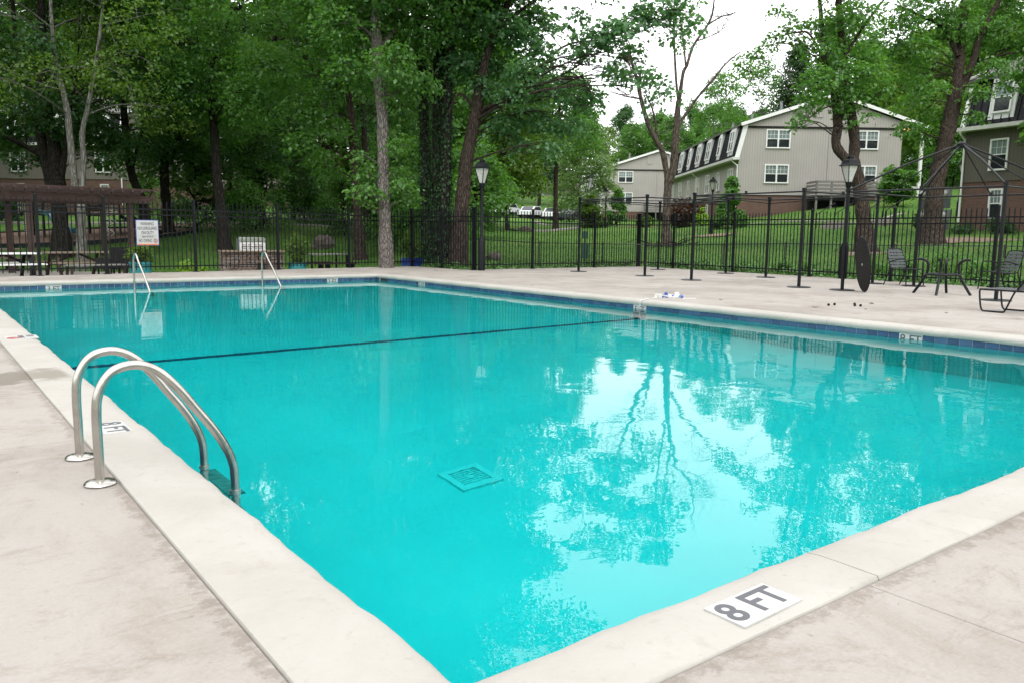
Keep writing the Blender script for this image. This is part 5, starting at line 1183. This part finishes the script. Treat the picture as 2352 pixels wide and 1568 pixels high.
for st in dead[1:]:
    P = [wp(x, y, D+random.uniform(-.4, .4)) for x, y, _ in st]; twiggy(mb, [np.array(v_) for v_ in smooth_path(P, 4)], 16, 1.5)
mb.build('twigs', 'dead_twig', o)
for i, (x, y, a) in enumerate([(1490, 563, 0), (1565, 560, 1)]):
    q = wp(x, y, 42-.2); z = terr(q[0], q[1]); o = thing('branch_pile', ['heap of broken branches left of the bare tree foot', 'heap of broken branches right of the bare tree foot'][i], 'branches', (q[0], q[1], z), 0, 'broken branches')
    for k in range(14):
        p = np.array([q[0], q[1], z+.05])+rng.normal(size=3)*np.array([.35, .35, .06]); d = rng.normal(size=3)*np.array([1, 1, .25]); d /= np.linalg.norm(d); m_ = MB(); limb(m_, p, p+d*rng.uniform(.6, 1.3)+np.array([0, 0, .2]), .028, .01, .05, 4); m_.build('branch', 'bark_dark', o)
# -- slim tree by the cars
tree3('slim_tree', 'slim straight tree on the lawn before the parked cars', [[(1276, 528, 14), (1276, 470, 10), (1277, 400, 10), (1280, 340, 9), (1284, 270, 7), (1286, 200, 5)]], 'bark_brown', around(1282, 70, 8.0, 15, 4.2, 26, leaves=520, r=(1, 1.7)), 'leaf_mid', 70, leaf=.22)
# -- right: twin trunk tree, leaning tree
tree3('oak_tree', 'twin trunk tree in front of the gabled building', [[(1988, 570, 46), (1984, 510, 34), (1978, 454, 31), (1967, 402, 30), (1955, 366, 32)], [(1950, 372, 22), (1921, 336, 21), (1924, 287, 21), (1919, 236, 18), (1908, 180, 15), (1893, 140, 13), (1886, 42, 10), (1875, -80, 6)], [(1960, 370, 24), (1963, 326, 24), (1955, 261, 22), (1944, 211, 20), (1937, 126, 17), (1928, 28, 14), (1920, -120, 8)], [(1926, 290, 7), (1938, 262, 8), (1944, 240, 6)], [(1894, 142, 7), (1860, 80, 5), (1830, 75, 4), (1790, 85, 3)], [(1940, 130, 8), (1985, 60, 6), (2030, 0, 4)], [(1920, 240, 4), (1880, 255, 3), (1850, 280, 2.5)]], 'bark_brown',
      at_px([(1900, 120, 50), (1950, 90, 52), (1880, 180, 46), (1950, 170, 50), (1990, 130, 42), (1905, 215, 40), (1975, 215, 34), (1860, 225, 30), (2015, 170, 30), (1920, 40, 55), (1980, 30, 50), (1870, 60, 34), (1945, 255, 26), (2030, 205, 20), (1925, -50, 70), (1990, -70, 60), (1900, -160, 90), (1990, -190, 90), (1940, -290, 90)], 33, 760)
      + at_px([(1840, 100, 26), (1800, 80, 24), (1770, 95, 20), (1750, 120, 24), (1715, 130, 18), (1815, 40, 20), (1700, 155, 16), (1785, 20, 16), (1830, 270, 22), (1850, 255, 16), (1820, 290, 13), (1965, 285, 12), (1998, 265, 14)], 32.5, 560, .8), 'leaf_mid', 33, leaf=.16)
tree3('oak_tree', 'big leaning trunk before the shaded building', [[(2140, 556, 52), (2143, 500, 40), (2148, 440, 37), (2157, 390, 36), (2168, 340, 34), (2178, 300, 33), (2188, 249, 33), (2198, 205, 34)], [(2196, 215, 24), (2203, 150, 22), (2206, 112, 20), (2215, 20, 17), (2225, -120, 10)], [(2204, 210, 18), (2232, 150, 16), (2251, 84, 14), (2290, 10, 10), (2330, -70, 6)], [(2200, 130, 12), (2180, 85, 10), (2166, 62, 9), (2110, 35, 7), (2060, 14, 5)], [(2250, 160, 6), (2290, 130, 5), (2340, 120, 4)]], 'bark_brown',
      at_px([(2070, 60, 50), (2110, 110, 46), (2150, 60, 55), (2090, 160, 44), (2130, 200, 44), (2100, 240, 40), (2150, 270, 36), (2210, 60, 55), (2260, 100, 50), (2310, 70, 55), (2350, 130, 55), (2280, 160, 42), (2330, 190, 40), (2240, 215, 30), (2120, 310, 34), (2145, 350, 26), (2060, 120, 36), (2095, 20, 50), (2180, 0, 60), (2280, 10, 60), (2360, 10, 60), (2235, 270, 22), (2085, 290, 30), (2400, 90, 60), (2440, 160, 60), (2140, -80, 80), (2260, -90, 80), (2380, -80, 80), (2200, -200, 90), (2330, -210, 90)], 36, 700), 'leaf_mid', 36, leaf=.17)

# ------------------------------------------------------------------ the wood behind: a few kinds, each tree its own object
def proto(kind, H, rad, z0, ncl, leaves, leafm, bark_, leaf, r=(1.3, 2.3), conifer=False, tr=.26):
    root = bpy.data.objects.new(kind, None); put(root, None, (0, 0, 0)); mb = MB()
    P = [(0, 0, -.8)]+[(rng.normal()*.18*i, rng.normal()*.18*i, H*(.02+.84*i/5)) for i in range(6)]; mb.tube(smooth_path(P, 3), list(np.linspace(tr, .04, len(smooth_path(P, 3)))), 8, cap=False); cl = []
    SP = [np.array(v_) for v_ in smooth_path(P, 3)]
    for i in range(ncl):
        f = (i+rng.random())/ncl; z = H*(z0+(1-z0)*f); a = rng.random()*6.283
        prof_ = (1-f)**.8+.06 if conifer else math.sin(math.pi*min(1, .18+.80*f))**.7
        q = rad*prof_*(.45+.55*rng.random()); rr_ = rng.uniform(*r)*(1-.45*f if conifer else 1)
        c = (q*math.cos(a), q*math.sin(a), z); cl.append((c, rr_, leaves/ncl)); j = int(np.argmin([np.linalg.norm(s_-np.array(c))+(3 if s_[2] > z else 0) for s_ in SP])); limb(mb, SP[j], c, .07, .02, .06)
    t_ = mb.mesh('trunk', bark_, True); inst(t_, 'trunk', root); inst(leafmesh(cl, leafm, leaf=leaf, spray=8, sr=.75, flat=.75), 'crown', root); return root
PR = {
 'mid': proto('forest_tree', 19, 5.5, .24, 44, 15000, 'leaf_mid', 'bark_brown', .34), 'dark': proto('forest_tree', 20, 5.5, .22, 46, 15000, 'leaf_dark', 'bark_dark', .34),
 'yellow': proto('forest_tree', 16, 4.6, .2, 38, 13000, 'leaf_yellow', 'bark_brown', .30), 'pale': proto('forest_tree', 11, 4.2, .2, 34, 11000, 'leaf_pale', 'bark_pale', .26, (1.0, 1.8)),
 'airy': proto('forest_tree', 21, 5.0, .38, 26, 6500, 'leaf_mid', 'bark_pale', .30, (1.1, 1.8), tr=.2), 'pine': proto('pine_tree', 21, 4.0, .25, 46, 14000, 'leaf_pine', 'bark_brown', .30, (1.2, 2.0), True), 'under': proto('young_tree', 6.5, 2.6, .12, 26, 6000, 'leaf_mid', 'bark_dark', .20, (.7, 1.2), tr=.09)}
KL = {'mid': 'mid green broadleaf tree in the wood beyond the lawn', 'dark': 'dark green broadleaf tree in the shaded wood', 'yellow': 'yellow green broadleaf tree in the wood', 'pale': 'small pale green tree near the far buildings', 'airy': 'tall thin crowned tree behind the buildings', 'pine': 'dark pine tree standing among the broadleaf trees', 'under': 'young low leafy tree under the tall trees'}
used = set()
PLACED = []
LM = [(0, 'pergola'), (110, 'dark many stemmed tree'), (260, 'warning sign'), (350, 'narrow forked tree'), (450, 'straight dark trunk'), (560, 'stone grill'), (660, 'teal pot by the grill'), (780, 'pale grooved trunk'), (930, 'ivy covered trunks'), (1050, 'lamp post by the ivy trunks'), (1120, 'parked cars'), (1250, 'slim straight tree'), (1400, 'second gabled building'), (1545, 'bare tree'), (1700, 'gabled building'), (1900, 'twin trunk tree'), (2000, 'round bush'), (2130, 'leaning trunk')]
def place(kind, x, D, s_=1.0, label=None, dz=0.0):
    q = wp(x, 540, D); z = terr(q[0], q[1])
    o = PR[kind] if kind not in used else copy_tree(PR[kind]); used.add(kind)
    o.location = (q[0], q[1], z+dz-.1); o.rotation_euler = (0, 0, random.uniform(0, 6.28)); k = s_*random.uniform(.92, 1.08); o.scale = (k*random.uniform(.92, 1.1), k*random.uniform(.92, 1.1), k)
    tag(o, label or KL[kind], 'tree', 'background '+kind+' trees' if not label else 'trees picked out in the wood')
    if not label: PLACED.append((o, kind, x, D))
    return o
# singled out trees
place('pale', 1338, 82, .95, 'pale feathery tree in front of the far grey building')
place('yellow', 1165, 62, .78, 'bushy light green tree right of the lamp post')
place('yellow', 1120, 70, .85, 'bushy light green tree behind the leaning oak')
place('pine', 1235, 105, .72, 'dark conifer left of the slim straight tree')
place('pine', 1880, 92, .92, 'dark pine rising behind the gabled roof')
place('pine', 1810, 104, .85, 'dark pine left of the gable peak')
place('airy', 1640, 104, .85, 'tall thin tree with pale stems behind the dormers'); place('airy', 1725, 108, .92, 'tall thin tree with forked pale stems above the roof')
# rows of the wood; outermost left rows are added, out of view, to shade it
for x0, x1, n, D0, D1, kinds, s0, s1 in ((-900, -60, 6, 46, 60, ('dark', 'mid', 'yellow'), .9, 1.05), (-40, 480, 5, 76, 88, ('mid', 'yellow', 'dark'), .9, 1.1), (480, 1060, 5, 54, 64, ('mid', 'dark', 'yellow'), .85, 1.05), (-500, 1100, 13, 92, 112, ('mid', 'dark', 'pine', 'dark'), 1.0, 1.2), (-600, 1180, 15, 122, 150, ('dark', 'mid', 'pine'), 1.1, 1.35), (1040, 1330, 5, 118, 140, ('mid', 'dark', 'yellow'), .75, .95),
    (1360, 1900, 10, 122, 145, ('mid', 'yellow', 'mid', 'dark'), .62, .74), (1400, 1900, 8, 165, 190, ('mid', 'dark'), .8, .92), (1880, 2480, 9, 98, 118, ('mid', 'airy', 'dark', 'mid'), .85, 1.1), (2090, 2500, 7, 70, 84, ('mid', 'yellow', 'mid'), .7, .95), (1950, 2600, 8, 130, 150, ('dark', 'mid'), 1.0, 1.2), (-1500, -800, 6, 30, 48, ('dark', 'mid'), 1.0, 1.15), (2480, 3000, 4, 36, 60, ('mid', 'dark'), .9, 1.1), (-2600, -1500, 5, 16, 30, ('dark', 'mid'), 1.0, 1.1)):
    for i in range(n):
        x = x0+(x1-x0)*(i+random.uniform(.2, .8))/n; place(random.choice(kinds), x, random.uniform(D0, D1), random.uniform(s0, s1))
for x, D, s_ in ((455, 47, .75), (600, 44, .62), (700, 58, .7), (345, 60, .55), (740, 64, .8), (905, 46, .8), (960, 42, .85), (1010, 38, .7), (880, 55, 1.0), (1085, 48, .85), (790, 44, .55), (935, 35, .55), (2135, 72, 1.1), (2180, 70, 1.0), (2100, 80, 1.2), (2165, 84, 1.3), (2120, 95, 1.5)): place('under', x, D, s_)
KN = {'mid': 'mid green broadleaf tree', 'dark': 'dark green broadleaf tree', 'yellow': 'yellow green broadleaf tree', 'pale': 'pale green tree', 'airy': 'tall thin crowned tree', 'pine': 'dark pine tree', 'under': 'young low leafy tree'}
byl = {}
for o, kind, x, D in PLACED:
    far = 'close behind' if D < 72 else 'some way behind' if D < 116 else 'far behind'
    lm = [n for a, n in LM if a <= x]
    lb = KN[kind]+(' of the wood added outside the left edge' if x < 0 else ' of the wood outside the right edge' if x > 2352 else ' %s the %s' % (far, lm[-1]))
    byl.setdefault(lb, []).append((x, o))
for lb, L_ in byl.items():
    L_.sort(key=lambda q: q[0]); n = len(L_)
    for i, (x, o) in enumerate(L_):
        o['label'] = lb if n == 1 else lb+(', left one' if i == 0 else ', right one' if i == n-1 else ', middle one' if n == 3 else ', %s from left' % ('second', 'third', 'fourth', 'fifth', 'sixth', 'seventh', 'eighth', 'ninth', 'tenth', 'eleventh', 'twelfth', 'thirteenth', 'fourteenth')[min(i, 14)-1])
for k in list(PR):
    if k not in used: bpy.data.objects.remove(PR[k])

# ------------------------------------------------------------------ shrubs by the buildings
def sh(name, lb, x, y, D, rx, h, m_, n, leaf, cone=False, cat='shrub'):
    q = wp(x, y, D); shrub(name, lb, cat, (q[0], q[1], terr(q[0], q[1])-.05), rx, h, m_, n, leaf, None, None, cone)
sh('conifer', 'bright green cone conifer before the corner of the gabled building', 1677, 505, 53, 1.25, 3.4, 'leaf_mid', 9000, .17, True)
sh('conifer', 'yellow green cone conifer left of the second building', 1355, 535, 72, 1.5, 2.9, 'leaf_yellow', 6000, .2, True)
sh('conifer', 'slim green conifer before the second building door', 1418, 515, 74, 1.2, 3.4, 'leaf_mid', 5000, .2, True)
sh('red_shrub', 'dark red leaved shrub at the second building balcony', 1572, 510, 64, 1.7, 2.2, 'leaf_red', 5000, .17)
sh('yellow_shrub', 'small yellow green shrub beside the red shrub', 1612, 503, 60, .7, 1.5, 'leaf_lime', 900, .14)
sh('yellow_shrub', 'low yellow shrub left of the bare tree', 1530-45, 508, 70, 1.0, 1.1, 'leaf_yellow', 900, .16)
sh('round_bush', 'large clipped round bush at the end of the gabled building', 2063, 446, 56, 1.35, 3.1, 'leaf_mid', 12000, .15)
sh('round_bush', 'small round bush left of the leaning trunk', 2114, 505, 43, .42, 1.4, 'leaf_dark', 1500, .09)
sh('low_shrub', 'low dark shrub under the shaded building window', 2300, 515, 39.5, .9, .8, 'leaf_dark', 1500, .1)
sh('low_shrub', 'low shrub at the corner of the brick wall', 2215, 515, 40, .7, .6, 'leaf_dark', 1200, .1)
for i, (x, y, D, r_) in enumerate([(640, 500, 72, 1.6), (700, 500, 70, 1.8), (745, 498, 74, 1.5), (560, 500, 70, 1.4), (30, 500, 60, 1.3), (420, 495, 60, 1.3)]): sh('evergreen_shrub', ['dark shrub below the upper building windows', 'dark spreading shrub beside the lawn path', 'dark shrub at the white building corner', 'dark shrub left of the thick forked trunk', 'dark shrub behind the playground', 'dark shrub on the pine straw bank'][i], x, y, D, r_, r_*1.6, 'leaf_dark', 1600, .18)

# patches of litter and pine straw on the grass
def patch(name, lb, x, y, D, ra, rb, mat='litter'):
    q = wp(x, y, D); n = 28; V = [(q[0], q[1], terr(q[0], q[1])+.07)]; 
    for ring_ in (.5, 1.0):
        for i in range(n):
            a = i*6.283/n; k = ring_*(1+(.22*math.sin(3*a+x)+.12*math.sin(7*a+y) if ring_ == 1 else 0)); p = Vector(q)+ex*ra*k*math.cos(a)+ey*rb*k*math.sin(a); V.append((p.x, p.y, terr(p.x, p.y)+(.07 if ring_ < 1 else .03)))
    F = [(0, 1+i, 1+(i+1) % n) for i in range(n)]+[(1+i, 1+n+i, 1+n+(i+1) % n, 1+(i+1) % n) for i in range(n)]
    mb = MB(); mb.add(V, F); struct(mb.build(name, mat, None, True))
patch('leaf_litter', '', 2215, 540, 37, 2.0, 1.6); patch('leaf_litter', '', 1975, 575, 32.5, 1.0, .8, 'litter'); patch('pine_straw', '', 440, 505, 52, 4.5, 3.0, 'mulch'); patch('bare_soil', '', 1470, 505, 72, 2.2, 1.2, 'mulch'); patch('bare_soil', '', 1640, 540, 48, 1.3, .8, 'litter')

# ------------------------------------------------------------------ weeds and grass
def blades(n, region, h, wd, name, mat, lean=.5):
    P = []
    while len(P) < n:
        D = 22+ (region[3]-22)*rng.random()**1.3 if region[2] is None else rng.uniform(region[2], region[3]); x = rng.uniform(region[0], region[1]); q = wp(x, 540, D)
        if q[0] < fenceR(q[1])+.18 and q[1] < (fenceL(q[0])+12 if q[0] < 4 else fenceL(q[0])+7 if q[0] < 11.3 else fenceL(q[0])+.2 if q[0] < 14.4 else 22.0): continue
        P.append((q[0], q[1], terr(q[0], q[1])+.02+ (0.05*math.sin(q[0]*.7+1.3*math.sin(q[1]*.4))*math.sin(q[1]*.55+.6))))
    P = np.array(P); a = rng.random(n)*6.283; L = np.stack([np.cos(a), np.sin(a), 0*a], 1); hh = h*(.5+rng.random(n))[:, None]
    V = np.empty((n, 3, 3)); V[:, 0] = P-L*wd; V[:, 1] = P+L*wd; V[:, 2] = P+np.array([0, 0, 1.0])*hh+np.stack([-np.sin(a), np.cos(a), 0*a], 1)*hh*lean*rng.normal(size=(n, 1))
    o = bpy.data.objects.new(name, npmesh(name, V.reshape(-1, 3), np.arange(3*n).reshape(n, 3), mat)); put(o, None, (0, 0, 0)); o['kind'] = 'stuff'; o['label'] = 'short green grass blades over the lawn'; return o
blades(90000, (-200, 2500, None, 60), .09, .012, 'grass', 'grass_blade')
cl_ = []
for i in range(190):
    y = rng.uniform(5, 21.7); x = fenceR(y)+.25+rng.random()**2*1.6; cl_.append(((x, y, terr(x, y)+.12), rng.uniform(.12, .34), rng.uniform(40, 120)))
for i in range(110):
    x = rng.uniform(14.8, 22.3); y = 22.0+rng.random()**2*1.8; cl_.append(((x, y, terr(x, y)+.10), rng.uniform(.10, .28), rng.uniform(30, 90)))
for i in range(60):
    y = rng.uniform(21.6, 24.8); x = 14.8+rng.random()**2*1.5; cl_.append(((x, y, terr(x, y)+.10), rng.uniform(.10, .25), rng.uniform(30, 70)))
V, F = clump_leaves(cl_, leaf=.07, spray=5, sr=.13, flat=1.0); o = bpy.data.objects.new('weeds', npmesh('weeds', V, F, 'weed_leaf')); put(o, None, (0, 0, 0)); o['kind'] = 'stuff'; o['label'] = 'leafy weeds growing along the foot of the fence'
for x, y, D, h in ((2020, 620, 24, .9), (2085, 612, 24, 1.0), (2170, 600, 24.5, 1.1), (2250, 606, 22, .9), (1800, 605, 27, .55), (1850, 612, 26, .5), (2300, 625, 21.4, .9)):
    q = wp(x, y, D); q[0] = max(q[0], fenceR(q[1])+.45); shrub('weed_bush', 'tall light green weed %s' % ({2020: 'behind the leaning tabletop', 2085: 'behind the first strap chair', 2170: 'behind the bare table base', 2250: 'behind the gazebo post', 1800: 'behind the middle shade frame', 1850: 'left of the second lamp post', 2300: 'behind the second strap chair'}[x]), 'weed', (q[0], q[1], terr(q[0], q[1])-.05), h*.5, h, 'leaf_mid', 700, .075, 'weeds behind the fence')
